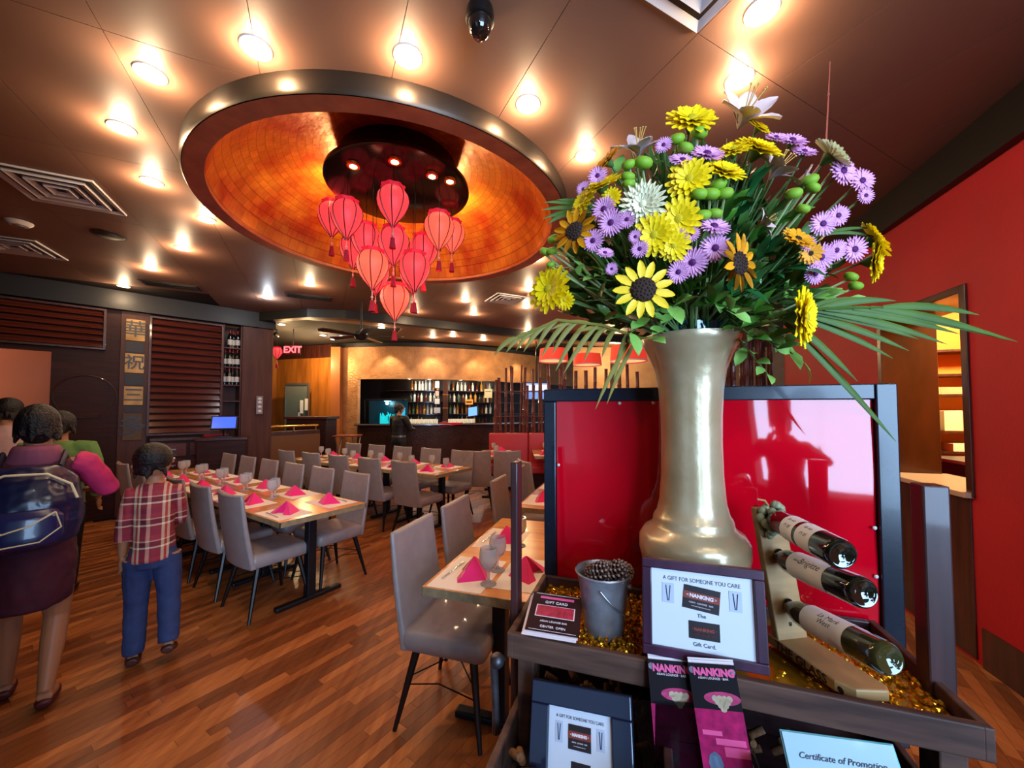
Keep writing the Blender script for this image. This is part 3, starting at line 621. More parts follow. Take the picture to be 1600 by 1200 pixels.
# wall behind the poles
struct(MB().bx(1.7, 8.2, 10.6, 10.7, 0, CH).obj('wall_end', mat('tan_wall', '#c79a68', .55, noise_=(4, '#b3835a', .25)), None, False))
light('POINT', 'end_wall_lamp', (2.6, 9.6, 2.9), 60, (1, .75, .40), .08)
q0, q1 = D(764, 600, 8.0), D(1010, 600, 8.0)
t = thing('banquette', 'long red upholstered banquette in front of the bamboo screen', 'banquette', (q0.x, q0.y, 0)); w_ = q1.x - q0.x
m_redv = mat('red_vinyl', '#c23a44', .42); n_ = 4
for k in range(n_):
    MB().bx(k * w_ / n_ + .004, (k + 1) * w_ / n_ - .004, -.02, .14, .42, 1.08).obj('back_cushion', m_redv, t, False, .03, 3)
    MB().bx(k * w_ / n_ + .004, (k + 1) * w_ / n_ - .004, -.5, .0, .32, .46).obj('seat_cushion', m_redv, t, False, .03, 3)
MB().bx(0, w_, -.46, .12, .02, .32).obj('plinth', m_dkwood, t, False)
# television beyond the poles
p = D(838, 611, 9.6); t = thing('television', 'flat television glowing blue beyond the bamboo poles', 'television', p); MB().bx(-.32, .32, 0, .05, -.22, .22).obj('screen_case', m_black, t, False, .004)
MB().bx(-.30, .30, -.004, -.001, -.2, .2).obj('screen', mat('tv_blue', '#405a90', .2, emit='#5f86c8', es=.9), t, False)
for x in (-.18, .02, .2): MB().bx(x - .06, x + .06, -.008, -.0045, .02, .16).obj('screen_picture', mat('tv_white_%d' % len(MATS), '#ffffff', .3, emit='#dfe8f8', es=1.0), t, False)
MB().tube((0, .025, .2), (0, .025, CH - p.z), .015).obj('ceiling_mount', m_black, t)
# red drum shades
m_shade = mat('red_drum_shade', '#d8402e', .6, emit='#e03a26', es=.55)
for u, v, d, w_, h_, lb in [(865, 555, 7.6, .58, .24, 'red drum lampshade, left one of the three behind the palm leaves'), (918, 562, 7.9, .58, .22, 'red drum lampshade, middle one of the three behind the palm leaves'), (982, 553, 6.6, .62, .26, 'large red drum lampshade just left of the vase rim')]:
    p = D(u, v, d); t = thing('drum_pendant', lb, 'pendant lamp', p)
    MB().lathe([(w_ / 2, -h_ / 2), (w_ / 2 - .02, h_ / 2), (w_ / 2 - .03, h_ / 2), (w_ / 2 - .01, -h_ / 2)], 36, cap0=False, cap1=False).obj('drum_shade', m_shade, t)
    MB().lathe([(w_ / 2 + .002, -h_ / 2 - .012), (w_ / 2 + .002, -h_ / 2 + .008)], 36, cap0=False, cap1=False).obj('shade_rim', m_white, t)
    MB().lathe([(.002, -h_ / 2 + .01), (w_ / 2 - .02, -h_ / 2 + .01)], 36, cap0=False, cap1=False).obj('diffuser', mat('diffuser_%d' % len(MATS), '#ffd0a0', .6, emit='#ffb070', es=1.0), t)
    MB().tube((0, 0, h_ / 2 - .02), (0, 0, CH - p.z), .006).obj('pendant_cord', m_black, t); MB().tube((-w_ / 2 + .02, 0, h_ / 2 - .02), (w_ / 2 - .02, 0, h_ / 2 - .02), .004).obj('spider', m_black, t)

# ================================================================ CEILING FITTINGS
spot_px = [(400, 75), (235, 115), (637, 88), (190, 200), (237, 284), (323, 343), (285, 388), (825, 163), (1190, 17), (1155, 124), (915, 243), (193, 447), (235, 420), (418, 465), (484, 445), (690, 430), (837, 405), (727, 470), (740, 491), (822, 480), (826, 452), (596, 512), (505, 524), (521, 530), (676, 527), (708, 525), (775, 515), (800, 515), (825, 515), (755, 531), (648, 487), (440, 507)]
where = ['nearest, upper left above the dome', 'left of the dome, second from the pillar side', 'just before the dome edge, top centre', 'far left before the dome', 'beside the left edge of the dome', 'just beyond the left rim of the dome', 'beyond the square vent on the left', 'right of the dome above the flowers', 'topmost at the right above the bouquet', 'directly above the pink lily', 'small one above the left flowers', 'above the character pillar', 'above the slatted screen', 'cool white one near the corner pillar', 'beside the dark slot vent', 'beyond the lowest lantern to its right', 'large one right of the lanterns', 'far one right of the lanterns', 'small one beyond the curved band', 'small one above the palm leaves', 'medium one above the palm leaves', 'beyond the band above the bar left', 'over the hallway, left one', 'over the hallway, right one', 'over the bar, near its left end', 'over the bar, left of centre', 'over the bar, first of three in a row', 'over the bar, second of three in a row', 'over the bar, third of three in a row', 'over the bar wall, lowest one', 'under the curved band behind the lowest lantern', 'beside the exit sign']
trim_me = MB().lathe([(.040, .012), (.047, .0), (.066, -.005), (.070, 0), (.070, .008)], 28, cap0=False, cap1=False).mesh('trim_ring')
trim_me.materials.append(m_white)
lens = MB().lathe([(.001, -.008), (.028, -.006), (.042, .004)], 24, cap0=False, cap1=False).mesh('lamp_lens'); lens.materials.append(m_bulb)
lensc = lens.copy(); lensc.materials.clear(); lensc.materials.append(m_bulbc)
for k, (u, v) in enumerate(spot_px):
    p = U(u, v, CH - .006); cool = k == 13
    if p.y > 9.6: p = p * (9.6 / p.y); p.z = CH - .006
    t = thing('downlight', f'{"cool white" if cool else "warm"} round ceiling downlight, {where[k]}', 'ceiling light', p)
    put('trim_ring', trim_me, None, t); put('lamp_lens', lensc if cool else lens, None, t)
    e = W_DOWN * (1.0 if p.y < 5 else .8)
    light('POINT', 'downlight_bulb', (0, 0, -.058), e, (.85, .92, 1) if cool else WARM, .03, parent=t)
for k, (x, y) in enumerate(((.9, -.7), (1.7, -.9), (1.5, -2.1), (.1, -1.6))):   # added lights, unseen behind the camera, to brighten the bouquet from the front
    t = thing('downlight', f'added neutral fill light over the entrance, {ORD[k]} behind the camera', 'ceiling light', (x, y, CH - .006), 0, 'added entry fill lights')
    put('trim_ring', trim_me, None, t); put('lamp_lens', lens, None, t); light('POINT', 'downlight_bulb', (0, 0, -.075), 16, (1, .88, .74), .03, parent=t)
# air vents
m_vent = mat('vent_enamel', '#b8b2ad', .45); m_dkvent = mat('dark_vent', '#2b211c', .5)
def square_vent(label, u, v, w_, az, m_, n_=4):
    p = U(u, v, CH - .005); t = thing('ceiling_vent', label, 'vent', p, R(-az)); mb = MB()
    for k in range(n_):
        o_, i_ = w_ / 2 * (1 - k / n_), w_ / 2 * (1 - (k + .55) / n_); z0, z1 = -.004 - .004 * k, -.02 + .006 * (k == 0)
        q_ = lambda a, z: [(-a, -a, z), (a, -a, z), (a, a, z), (-a, a, z)]
        M_ = MB(); M_.rings([q_(o_, .0), q_(o_ - .004, z1), q_(i_, z1 + .012), q_(i_, .0)], cap0=False, cap1=False); M_.obj('vent_vane', m_, t, False)
    MB().bx(-w_ / 2, w_ / 2, -w_ / 2, w_ / 2, -.001, .004).obj('vent_back', m_dkvent, t, False); return t
square_vent('large grey square ceiling vent at the far left before the dome', 96, 297, .58, -26.5, m_vent)
square_vent('grey square ceiling vent beyond the larger one at the left edge', 22, 384, .58, -26.5, m_vent)
square_vent('white ceiling vent at the top edge above the flowers', 1112, -108, .55, -26.5, m_white)
square_vent('small white square vent right of the lowest lantern', 790, 467, .5, -26.5, m_vent)
for u, v, lb in ((268, 446, 'dark slot vent in the ceiling above the slatted screen'), (483, 464, 'dark slot vent in the ceiling left of the lowest lantern')):
    p = U(u, v, CH - .004); t = thing('slot_vent', lb, 'vent', p, R(26.5)); MB().bx(-.32, .32, -.13, .13, -.006, .004).obj('vent_plate', m_dkvent, t, False, .002)
    for k in range(5): MB().bx(-.29, .29, -.10 + .045 * k, -.085 + .045 * k, -.014, -.006).obj('vent_blade', m_black, t, False)
p = U(170, 367, CH - .004); t = thing('ceiling_speaker', 'round dark ceiling speaker left of the dome', 'speaker', p); MB().lathe([(.001, -.012), (.10, -.012), (.12, -.004), (.12, .004)], 28).obj('grille', m_dkvent, t); MB().lathe([(.12, -.006), (.13, -.006), (.13, .002), (.12, .002)], 28, cap0=False, cap1=False).obj('grille_ring', m_black, t)
p = U(30, 347, CH - .004); t = thing('smoke_detector', 'small pale round smoke detector near the left edge of the ceiling', 'detector', p); MB().lathe([(.001, -.04), (.06, -.036), (.085, -.01), (.09, .002)], 24).obj('housing', m_vent, t); MB().lathe([(.03, -.042), (.035, -.042), (.035, -.036), (.03, -.036)], 20, cap0=False, cap1=False).obj('sensor_ring', m_grey, t)
# dome camera
p = U(750, 14, CH); t = thing('security_camera', 'black dome security camera on the ceiling at top centre', 'camera', p)
MB().lathe([(.055, 0), (.06, -.02), (.062, -.055), (.052, -.062)], 28).obj('camera_base', m_black, t)
MB().lathe([(.050, -.06), (.050, -.085), (.043, -.108), (.026, -.126), (.001, -.132)], 28).obj('camera_dome', mat('tinted_dome', '#1a1513', .04, coat=1), t)
MB().ell((0, -.012, -.09), .03).obj('camera_lens', m_grey, t)
# ceiling fan
p = U(565, 470, CH); t = thing('ceiling_fan', 'dark ceiling fan on a long rod beyond the lanterns', 'fan', (p.x, p.y, 0))
fz = D(0, 524, p.y).z
MB().tube((0, 0, fz), (0, 0, CH), .015).obj('rod', m_black, t); MB().lathe([(.02, .06), (.09, .05), (.11, .0), (.08, -.06), (.02, -.08)], 20, (0, 0, fz)).obj('motor_housing', m_black, t)
for k in range(5):
    a = k * 72 + 12; M_ = Matrix.Rotation(R(a), 4, 'Z') @ Matrix.Translation((0, 0, fz)) @ Matrix.Rotation(R(10), 4, 'X')
    MB().prism([(.1, -.03), (.25, -.06), (.62, -.07), (.66, 0), (.62, .07), (.25, .06), (.1, .03)], -.006, .006, M_).obj('blade', m_dkwood2, t, False)

# ================================================================ LANTERNS
m_lan = mat('lantern_silk', '#e01f30', .55, emit=(.95, .07, .075), es=.62, noise_=(3, '#c01626', .3)); m_lan2 = mat('lantern_silk_orange', '#e8402a', .55, emit=(1, .13, .075), es=.72)
m_lrib = mat('lantern_rib', '#5a0512', .5); m_lcol = mat('lantern_collar', '#d8142c', .6, emit=(.8, .02, .05), es=.3); m_tas = mat('tassel_silk', '#9c0c28', .8); m_tasb = mat('tassel_bead', '#e89a8a', .5)
def lantern(name, label, loc, top, mm=None, s=1, tas=.16):
    t = thing(name, label, 'lantern', loc)
    pr_ = [(.070, -.110), (.100, -.066), (.124, -.008), (.131, .035), (.125, .078), (.104, .113), (.086, .13)]
    lob = lambda r, a: r * (1 + .02 * abs(math.cos(4 * a)))
    rs = [[(lob(r * s, 2 * math.pi * j / 32) * math.cos(2 * math.pi * j / 32), lob(r * s, 2 * math.pi * j / 32) * math.sin(2 * math.pi * j / 32), z * s) for j in range(32)] for r, z in [(.008, -.195), (.018, -.175), (.040, -.145)] + pr_]
    MB().rings(rs, cap1=False).obj('shade', mm or m_lan, t)
    rs = [[((r * s * (1 + .06 * math.cos(8 * a))) * math.cos(a), (r * s * (1 + .06 * math.cos(8 * a))) * math.sin(a), z * s) for a in [2 * math.pi * j / 48 for j in range(48)]] for r, z in ((.083, .126), (.09, .14), (.101, .156), (.09, .158), (.082, .14))]
    MB().rings(rs, cap0=False, cap1=False).obj('collar', m_lcol, t)
    rib = MB().path([(1.025 * r * s, 0, z * s) for r, z in [(.012, -.195), (.020, -.175), (.041, -.145)] + pr_], .0042, 5).mesh('rib')
    rib.materials.append(m_lrib)
    for k in range(8): o = put('rib', rib, None, t); o.rotation_euler = (0, 0, k * math.pi / 4 + .2)
    g = MB().tube((0, 0, -.205 * s), (0, 0, (-.205 - tas * .45)), .004, n=6).ell((0, 0, -.205 * s - tas * .3), .011, 8, 6).obj('tassel_bead', m_tasb, t)
    z = -.205 * s - tas * .45; MB().lathe([(.004, z), (.019, z - .012), (.017, z - .022), (.027, z - .095), (.001, z - .092)], 12, cap0=False).obj('tassel', m_tas, t)
    if top: MB().tube((0, 0, -.1 * s), (0, 0, top - loc[2]), .0028, n=5).obj('hanging_cord', m_black, t)
    return t
LANT = [(614, 320, 3.10, 'upper centre lantern, hanging highest under the mirror disc'), (615, 383, 3.28, 'lantern directly below the highest centre one'), (617, 470, 3.45, 'lowest lantern at the tip of the cluster'), (519, 341, 3.62, 'far left lantern half hidden behind its neighbour'), (542, 341, 3.20, 'front left lantern of the upper pair on the left'), (572, 377, 3.46, 'left lantern one tier below the upper left pair'), (552, 392, 3.78, 'far left lantern of the middle tier, seen behind another'), (582, 419, 3.16, 'front left lantern just above the lowest one'), (587, 432, 3.72, 'rear left lantern peeping from behind the front lower one'), (662, 394, 3.50, 'right lantern of the middle tier behind the front one'), (648, 423, 3.22, 'front right lantern just above the lowest one'), (645, 432, 3.80, 'rear right lantern peeping below the front lower one'), (686, 360, 3.32, 'front right lantern of the upper pair on the right'), (706, 369, 3.80, 'far right lantern partly behind its neighbour'), (600, 400, 3.74, 'rear centre lantern behind the column of lanterns')]
for k, (u, v, d, lb) in enumerate(LANT): lantern('red_lantern', 'red ribbed silk ' + lb, D(u, v, d), RIM + .352, m_lan2 if k in (2, 12, 13, 7) else m_lan, .96)
p = D(433, 551, 8.0); lantern('small_red_lantern', 'small red lantern hanging beside the EXIT sign', p, CH, m_lan, .75)
for d_ in (0, 1): light('POINT', 'lantern_glow', (CO.x + .25 - .5 * d_, CO.y, 2.62), 4, (1, .25, .18), .12)
# ================================================================ DINING FURNITURE
m_leath = mat('taupe_leatherette', '#9d918e', .40, spec=.5, coat=.12, noise_=(14, '#8d817f', .3), bump=(160, .06))
m_cleg = mat('black_chair_leg', '#1c1716', .35, .4); m_wire = mat('thin_brace_wire', '#2a2422', .4, .7)
m_top = mat('honey_tabletop', '#e39a4c', .22, coat=.4, grain=((2, 22, 10), '#c87c36')); m_edge = mat('worn_table_edge', '#a88f6a', .45, noise_=(24, '#77694f', .25)); m_ped = mat('dark_table_base', '#1b1d24', .4, .5)
m_paper = mat('placemat_paper', '#f0e6dc', .8); m_nap = mat('magenta_napkin', '#ee1874', .75, sheen=.3); m_cut = mat('cutlery_steel', '#c8c8ca', .2, 1)
m_drink = mat('goblet_glass', '#ffffff', .03, trans=.66, ior=1.25)
def make_chair():
    t = thing('dining_chair', '-', 'chair')
    # seat: rounded pad, front is +y
    mb = MB(); rs = []
    for z, g in ((.375, -.02), (.385, -.004), (.42, 0), (.455, -.002), (.472, -.016), (.478, -.05)):
        w, f, b = .225 + g, .235 + g, .215 + g; r = .04; ring = []
        for cx_, cy_, a0 in ((w - r, f - r, 0), (-w + r, f - r, 90), (-w + r, -b + r, 180), (w - r, -b + r, 270)):
            for a in (0, 30, 60, 90): ring.append((cx_ + r * math.cos(R(a0 + a)), cy_ + r * math.sin(R(a0 + a)), z))
        rs.append(ring)
    mb.rings(rs).obj('seat', m_leath, t, ang=60)
    # backrest: a curved slab that rises from the seat's rear edge
    mb = MB(); rs = []
    for i in range(11):
        k = i / 10; z = .375 + k * .555; yc = -.205 - .015 * math.sin(k * 3.1) * 2 - .085 * k * k; w = .222 - .012 * k; th = .030 - .008 * k; ring = []
        for j in range(9):
            q = -1 + j / 4; ring.append((w * q, yc + th + .012 * q * q + (-.006 if abs(q) == 1 else 0), z + (.012 * q * q if i == 10 else 0)))
        for j in range(9):
            q = 1 - j / 4; ring.append((w * q, yc - th + .022 * q * q + (.006 if abs(q) == 1 else 0), z + (.012 * q * q if i == 10 else 0)))
        rs.append(ring)
    o = mb.rings(rs).obj('backrest', m_leath, t, bevel=.010, seg=2, ang=50)
    for sx in (-1, 1):
        for y0, y1 in ((.16, .225), (-.14, -.225)):
            MB().path([(sx * .165, y0, .385), (sx * .235, y1, 0)], [.022, .011], 8).obj('leg', m_cleg, t)
    br = MB()
    for p_, q_ in (((-.19, .19, .23), (.19, -.19, .23)), ((.19, .19, .23), (-.19, -.19, .23)), ((-.195, .185, .2), (-.195, -.2, .2)), ((.195, .185, .2), (.195, -.2, .2))): br.path([p_, ((p_[0] + q_[0]) / 2, (p_[1] + q_[1]) / 2, p_[2] + .04), q_], .0035, 5)
    br.obj('brace_wire', m_wire, t)
    return t
chair0 = make_chair(); used = []
def chair(F, x, y, turn, label, group):
    p = F(x, y)
    if not used: used.append(1); chair0.location = p; chair0.rotation_euler = (0, 0, F.rz + R(turn)); return tag(chair0, label, None, group)
    return dup(chair0, p, F.rz + R(turn), label, group)
def make_table(w, l):
    """top w along x, l along y, standing on two dark pedestals"""
    t = thing('dining_table', '-', 'table')
    MB().bx(-w / 2 + .002, w / 2 - .002, -l / 2 + .002, l / 2 - .002, .712, .7505).obj('tabletop', m_top, t, False, .003)
    e = MB()
    for x0, x1, y0, y1 in ((-w / 2, w / 2, -l / 2, -l / 2 + .006), (-w / 2, w / 2, l / 2 - .006, l / 2), (-w / 2, -w / 2 + .006, -l / 2, l / 2), (w / 2 - .006, w / 2, -l / 2, l / 2)): e.bx(x0, x1, y0, y1, .709, .749)
    e.obj('edge_band', m_edge, t, False)
    for x in (-w / 2 + .24, w / 2 - .24) if w > l else (0,):
        for y in (0,) if w > l else (-l / 2 + .26, l / 2 - .26):
            MB().bx(x - .035, x + .035, y - .035, y + .035, .03, .712).obj('pedestal', m_ped, t, False, .006)
            f = MB().bx(x - .03, x + .03, y - .27, y + .27, 0, .035) if w > l else MB().bx(x - .24, x + .24, y - .03, y + .03, 0, .035)
            f.obj('foot_bar', m_ped, t, False, .01)
            MB().bx(x - .16, x + .16, y - .16, y + .16, .700, .713).obj('mounting_plate', m_ped, t, False)
    return t
NAP = MB().rings([[(-.105, -.06, 0), (.0, -.012, 0), (.105, -.06, 0), (.06, .07, 0), (-.06, .07, 0)], [(-.055, -.028, .045), (0, -.006, .045), (.055, -.028, .045), (.032, .04, .045), (-.032, .04, .045)], [(-.004, 0, .088), (0, -.001, .090), (.004, 0, .088), (.003, .006, .087), (-.003, .006, .087)]]).mesh('folded_napkin', False)
NAP.materials.append(m_nap)
FLAP = MB().add([(-.1055, -.061, .001), (-.004, -.003, .0885), (-.05, -.075, .001)], [(0, 1, 2)]).add([(.1055, -.061, .001), (.004, -.003, .0885), (.05, -.075, .001)], [(0, 1, 2)]).mesh('napkin_flap', False); FLAP.materials.append(m_nap)
MATM = MB().bx(-.19, .19, -.135, .135, 0, .0015).mesh('placemat', False); MATM.materials.append(m_paper)
GS = 1.12; GOB = MB().lathe([(r_ * GS, z_ * GS) for r_, z_ in [(.001, 0), (.034, .001), (.034, .004), (.012, .010), (.006, .02), (.006, .05), (.011, .058), (.033, .08), (.040, .105), (.038, .135), (.034, .152), (.033, .152), (.037, .134), (.038, .105), (.031, .083), (.004, .064)]], 20, cap1=True).mesh('goblet'); GOB.materials.append(m_drink)
KNIFE = MB().bx(-.10, .105, -.004, .004, 0, .004).bx(-.11, -.02, -.0065, .0065, 0, .005).mesh('table_knife', False); KNIFE.materials.append(m_cut)
def setting(F, x, y, turn, place, grp, knife=False, goblet=(.16, .13), nap=(0, .02)):
    """one place: paper mat, napkin, goblet; turn 0 means the diner sits on the -y side"""
    a = F.rz + R(turn); c, s_ = math.cos(R(turn)), math.sin(R(turn)); off = lambda q: F(x + q[0] * c - q[1] * s_, y + q[0] * s_ + q[1] * c)
    def drop(nm, me, q, z, lb, cat, ang=0):
        o = put(nm, me); p = off(q); o.location = (p.x, p.y, z); o.rotation_euler = (0, 0, a + ang); return tag(o, lb + ', ' + place, cat, lb.split(' ', 1)[1] + 's on ' + grp)
    drop('placemat', MATM, (0, 0), .7508, 'white paper placemat', 'placemat')
    n_ = drop('folded_napkin', NAP, nap, .7526, 'magenta pyramid napkin', 'napkin', R(rnd.uniform(-14, 14))); put('napkin_flap', FLAP, None, n_)
    if goblet: drop('goblet', GOB, goblet, .7508, 'clear stemmed goblet', 'glass')
    if knife: drop('table_knife', KNIFE, (.0, -.09), .7526, 'steel table knife', 'knife', R(-4))
# front long table
T1 = Frame(-1.68, 2.81, 33.6); TW = .72
tb1 = make_table(1.26, TW)
for k in range(3):
    t = tb1 if k == 0 else dup(tb1); t.location = T1(-.63 - 1.262 * k, TW / 2); t.rotation_euler = (0, 0, T1.rz)
    tag(t, f'honey wood dining table, {["near end", "middle", "far end"][k]} of the front long row beside the plaid boy', None, 'tables of the front long row')
for k in range(6):
    chair(T1, -.46 - .60 * k, .13, 0, f'taupe dining chair, {ORD[k]} from open end, near side of the front long table', 'chairs on the near side of the front long table')
    chair(T1, -.50 - .60 * k, TW - .03, 180, f'taupe dining chair, {ORD[k]} from open end, far side of the front long table', 'chairs on the far side of the front long table')
    setting(T1, -.25 - .58 * k, .15, 0, f'{ORD[k]} from open end, near side, front long table', 'the near side of the front long table', k == 0, (-.04, .19) if k else None)
    setting(T1, -.28 - .58 * k, TW - .16, 180, f'{ORD[k]} from open end, far side, front long table', 'the far side of the front long table', k == 0, (.08, .16) if k else None)
# rear long table
T2 = Frame(-.95, 4.82, 30); TW2 = .80
tb2 = make_table(1.08, TW2)
for k in range(3):
    t = tb2 if k == 0 else dup(tb2); t.location = T2(-.54 - 1.082 * k, TW2 / 2); t.rotation_euler = (0, 0, T2.rz)
    tag(t, f'honey wood dining table, {["near end", "middle", "far end"][k]} of the rear long row before the bar', None, 'tables of the rear long row')
for k in range(5):
    chair(T2, -.30 - .63 * k, .02, 0, f'taupe dining chair, {ORD[k]} from open end, near side of the rear long table', 'chairs on the near side of the rear long table')
    chair(T2, -.42 - .64 * k, TW2 + .02, 180, f'taupe dining chair, {ORD[k]} from open end, far side of the rear long table', 'chairs on the far side of the rear long table')
    setting(T2, -.30 - .63 * k, .17, 0, f'{ORD[k]} from open end, near side, rear long table', 'the near side of the rear long table', False, (.18, .17))
    setting(T2, -.34 - .64 * k, TW2 - .17, 180, f'{ORD[k]} from open end, far side, rear long table', 'the far side of the rear long table', False, (.17, .13))
# side tables along the red wall
T3 = Frame(-.42, 1.81, 17.0); tb3 = make_table(.60, 1.18)
for k in range(2):
    t = tb3 if k == 0 else dup(tb3); t.location = T3(.30 + .005 * k, .59 + 1.52 * k); t.rotation_euler = (0, 0, T3.rz)
    tag(t, ['honey wood dining table right beside the display cart', 'honey wood dining table behind the one beside the display cart'][k], None, 'small tables in a line behind the display cart')
for k, y in enumerate((.31, .86, 1.78, 2.46)):
    chair(T3, .04, y, -90, f'taupe dining chair, {ORD[k]} in the line beside the display cart', 'chairs in the line beside the display cart')
    if k < 2: setting(T3, .155, (.20, .73)[k], -90, f'{ORD[k]} place of the table beside the display cart', 'the table beside the display cart', True, (.09, .135), (.01, .03))
    else: setting(T3, .16, y + .04, -90, f'{ORD[k - 2]} place of the second table behind the cart', 'the second table behind the cart', False, (0, .19))
setting(T3, .45, .27, 90, 'far place of the table beside the display cart', 'the far side of the table beside the cart', False, (0, .17))
# small tables at the banquette
for k, (u, d) in enumerate(((775, 7.25), (858, 7.3))):
    p = D(u, 700, d); F = Frame(p.x, p.y, 0); t = dup(tb3, F(0, 0), 0, f'honey wood table at the red banquette, {["left", "right"][k]} one', 'tables at the banquette')
    setting(F, -.12, -.35, 0, f'{["left", "right"][k]} banquette table, near side', 'the banquette tables', False, (.14, .1)); setting(F, .08, .38, 180, f'{["left", "right"][k]} banquette table, far side', 'the banquette tables', False, (.14, .1))
for k, (u, d) in enumerate(((748, 6.2), (793, 6.2))):
    p = D(u, 700, d); chair(Frame(p.x, p.y, 0), 0, 0, 0, f'taupe dining chair at the red banquette, {["left", "right"][k]} one, back to camera', 'chairs at the banquette')
p = D(850, 700, 4.9); chair(Frame(p.x, p.y, 0), 0, 0, -70, 'taupe dining chair just left of the red framed panel, beyond the side tables', 'chairs at the banquette')
p = D(880, 700, 6.3); chair(Frame(p.x, p.y, 0), 0, 0, 0, 'taupe dining chair mostly hidden behind the red framed panel', 'chairs at the banquette')

# ================================================================ DISPLAY CART
KF = .9                                               # distance scale of the whole display
def DC(u, v, d): return D(u, v, d * KF)
CT = Frame(.010, 1.154, 18.7); TZ = .92; CWID = 1.015; CDEP = .40
m_rustic = mat('rustic_stained_wood', '#4e3030', .5, coat=.1, grain=((3, 22, 26), '#2c1718')); m_rustic2 = mat('worn_cart_board', '#6a4a3c', .6, grain=((3, 24, 24), '#3d2822')); m_post = mat('worn_cart_post', '#4a2a2a', .42, coat=.3, grain=((22, 22, 2), '#2c1719'))
cart = thing('display_cart', 'rustic dark wood tiered display cart holding vase, frames and bottles', 'cart', CT(0, 0), CT.rz)
cb = lambda n_, m_, x0, x1, y0, y1, z0, z1, b=.004: MB().bx(x0, x1, y0, y1, z0, z1).obj(n_, m_, cart, False, b)
cb('tray_floor', m_rustic, 0, CWID, 0, CDEP, TZ - .065, TZ - .045)
cb('tray_lip', m_rustic2, -.005, CWID + .005, -.02, 0, TZ - .07, TZ)
cb('tray_lip', m_rustic2, -.02, 0, -.02, CDEP + .01, TZ - .07, TZ)
cb('tray_lip', m_rustic2, CWID, CWID + .02, -.02, CDEP + .01, TZ - .07, TZ)
cb('tray_lip', m_rustic, 0, CWID, CDEP - .01, CDEP + .01, TZ - .07, TZ)
cb('post', m_post, -.045, -.021, .085, .135, 0, 1.40); cb('post', m_post, CWID - .008, CWID + .044, .12, .17, TZ - .07, 1.385)
# lower bin that steps forward, with sides, dividers and a front board
BZ0 = .66
cb('bin_floor', m_rustic, .0, CWID, -.36, CDEP, BZ0 - .16, BZ0 - .14)
cb('bin_side', m_rustic2, -.02, 0, -.38, CDEP, .35, BZ0 - .11); cb('bin_side', m_rustic2, CWID, CWID + .02, -.38, CDEP, .35, BZ0 - .02)
cb('bin_front', m_rustic2, -.02, CWID + .02, -.40, -.38, .35, BZ0 - .06)
cb('bin_divider', m_rustic, .40, .42, -.38, CDEP, BZ0 - .14, BZ0 + .10)
cb('bin_back', m_rustic, 0, CWID, CDEP - .02, CDEP, BZ0 - .14, TZ - .07)
cb('support', m_rustic2, .0, .05, .02, .09, BZ0 - .14, TZ - .07); cb('support', m_rustic2, CWID - .05, CWID, .02, .09, BZ0 - .14, TZ - .07)
for x in (.01, CWID - .06):
    for y in (-.36, CDEP - .07): cb('leg', m_rustic, x, x + .05, y, y + .05, 0, .4)
cb('side_plank', m_rustic2, -.022, -.002, -.38, CDEP, BZ0 - .10, BZ0 + .015); cb('side_plank', m_rustic, -.040, -.024, -.40, .10, BZ0 - .13, BZ0 - .04); cb('side_plank', m_rustic2, -.058, -.042, -.40, -.02, BZ0 - .24, BZ0 - .12)
hk = MB().path([(-.035, -.015, TZ - .075), (-.06, -.02, TZ - .10), (-.055, -.02, TZ - .2), (-.052, -.02, TZ - .29)], [.012, .013, .011, .012], 8).ell((-.05, -.02, TZ - .085), .022, 10, 7)
hk.obj('iron_hook', mat('galvanised_hook', '#6b6a70', .4, .8, noise_=(30, '#3d3c40', .3)), cart)
# golden nuggets filling the tray
m_nug = mat('gold_nugget', '#d79a1e', .22, .75); mb = MB(); nr = random.Random(3)
for k in range(2600):
    x, y = nr.uniform(.012, CWID - .012), nr.uniform(.012, CDEP - .02); r = nr.uniform(.005, .010); M_ = Matrix.Translation((x, y, TZ - .044 + nr.uniform(0, .018) + .012 * math.sin(x * 7))) @ Matrix.Rotation(nr.random() * 6, 4, V((nr.random() - .5, nr.random() - .5, nr.random() + .1)).normalized()) @ Matrix.Diagonal((1, nr.uniform(.6, 1), nr.uniform(.5, .9), 1))
    mb.ico((0, 0, 0), r, M_)
mb.bx(.005, CWID - .005, .003, CDEP - .012, TZ - .045, TZ - .036)
gold = mb.obj('gold_nuggets', m_nug, None, False); gold.location = CT(0, 0); gold.rotation_euler = (0, 0, CT.rz); tag(gold, 'loose shiny gold nuggets filling the top tray of the display cart', 'nuggets', None, 'stuff')
# wine corks in the lower bin
m_cork = mat('cork', '#c49a72', .85, noise_=(90, '#7a5638', .25)); tint_by_piece(m_cork, None, '#5a4038', '#ffe8d0')
cme = MB().lathe([(.0095, 0), (.0105, .002), (.0105, .042), (.0095, .044)], 10).mesh('wine_cork'); cme.materials.append(m_cork)
for k in range(150):
    left = k < 95
    x = nr.uniform(.02, .38) if left else nr.uniform(.44, CWID - .03); y = nr.uniform(-.34, .32) if left else nr.uniform(-.34, .3); lay = nr.random()
    o = put('wine_cork', cme); p = CT(x, y, BZ0 - .13 + .09 * lay + (.075 if left else .0)); o.location = p; o.rotation_euler = (nr.uniform(.9, 2.2), nr.uniform(-.5, .5), nr.uniform(0, 6.28))
    tag(o, 'used wine cork heaped in the ' + ('left' if left else 'right') + ' half of the cart\'s lower bin', 'cork', 'wine corks in the ' + ('left' if left else 'right') + ' half of the bin')

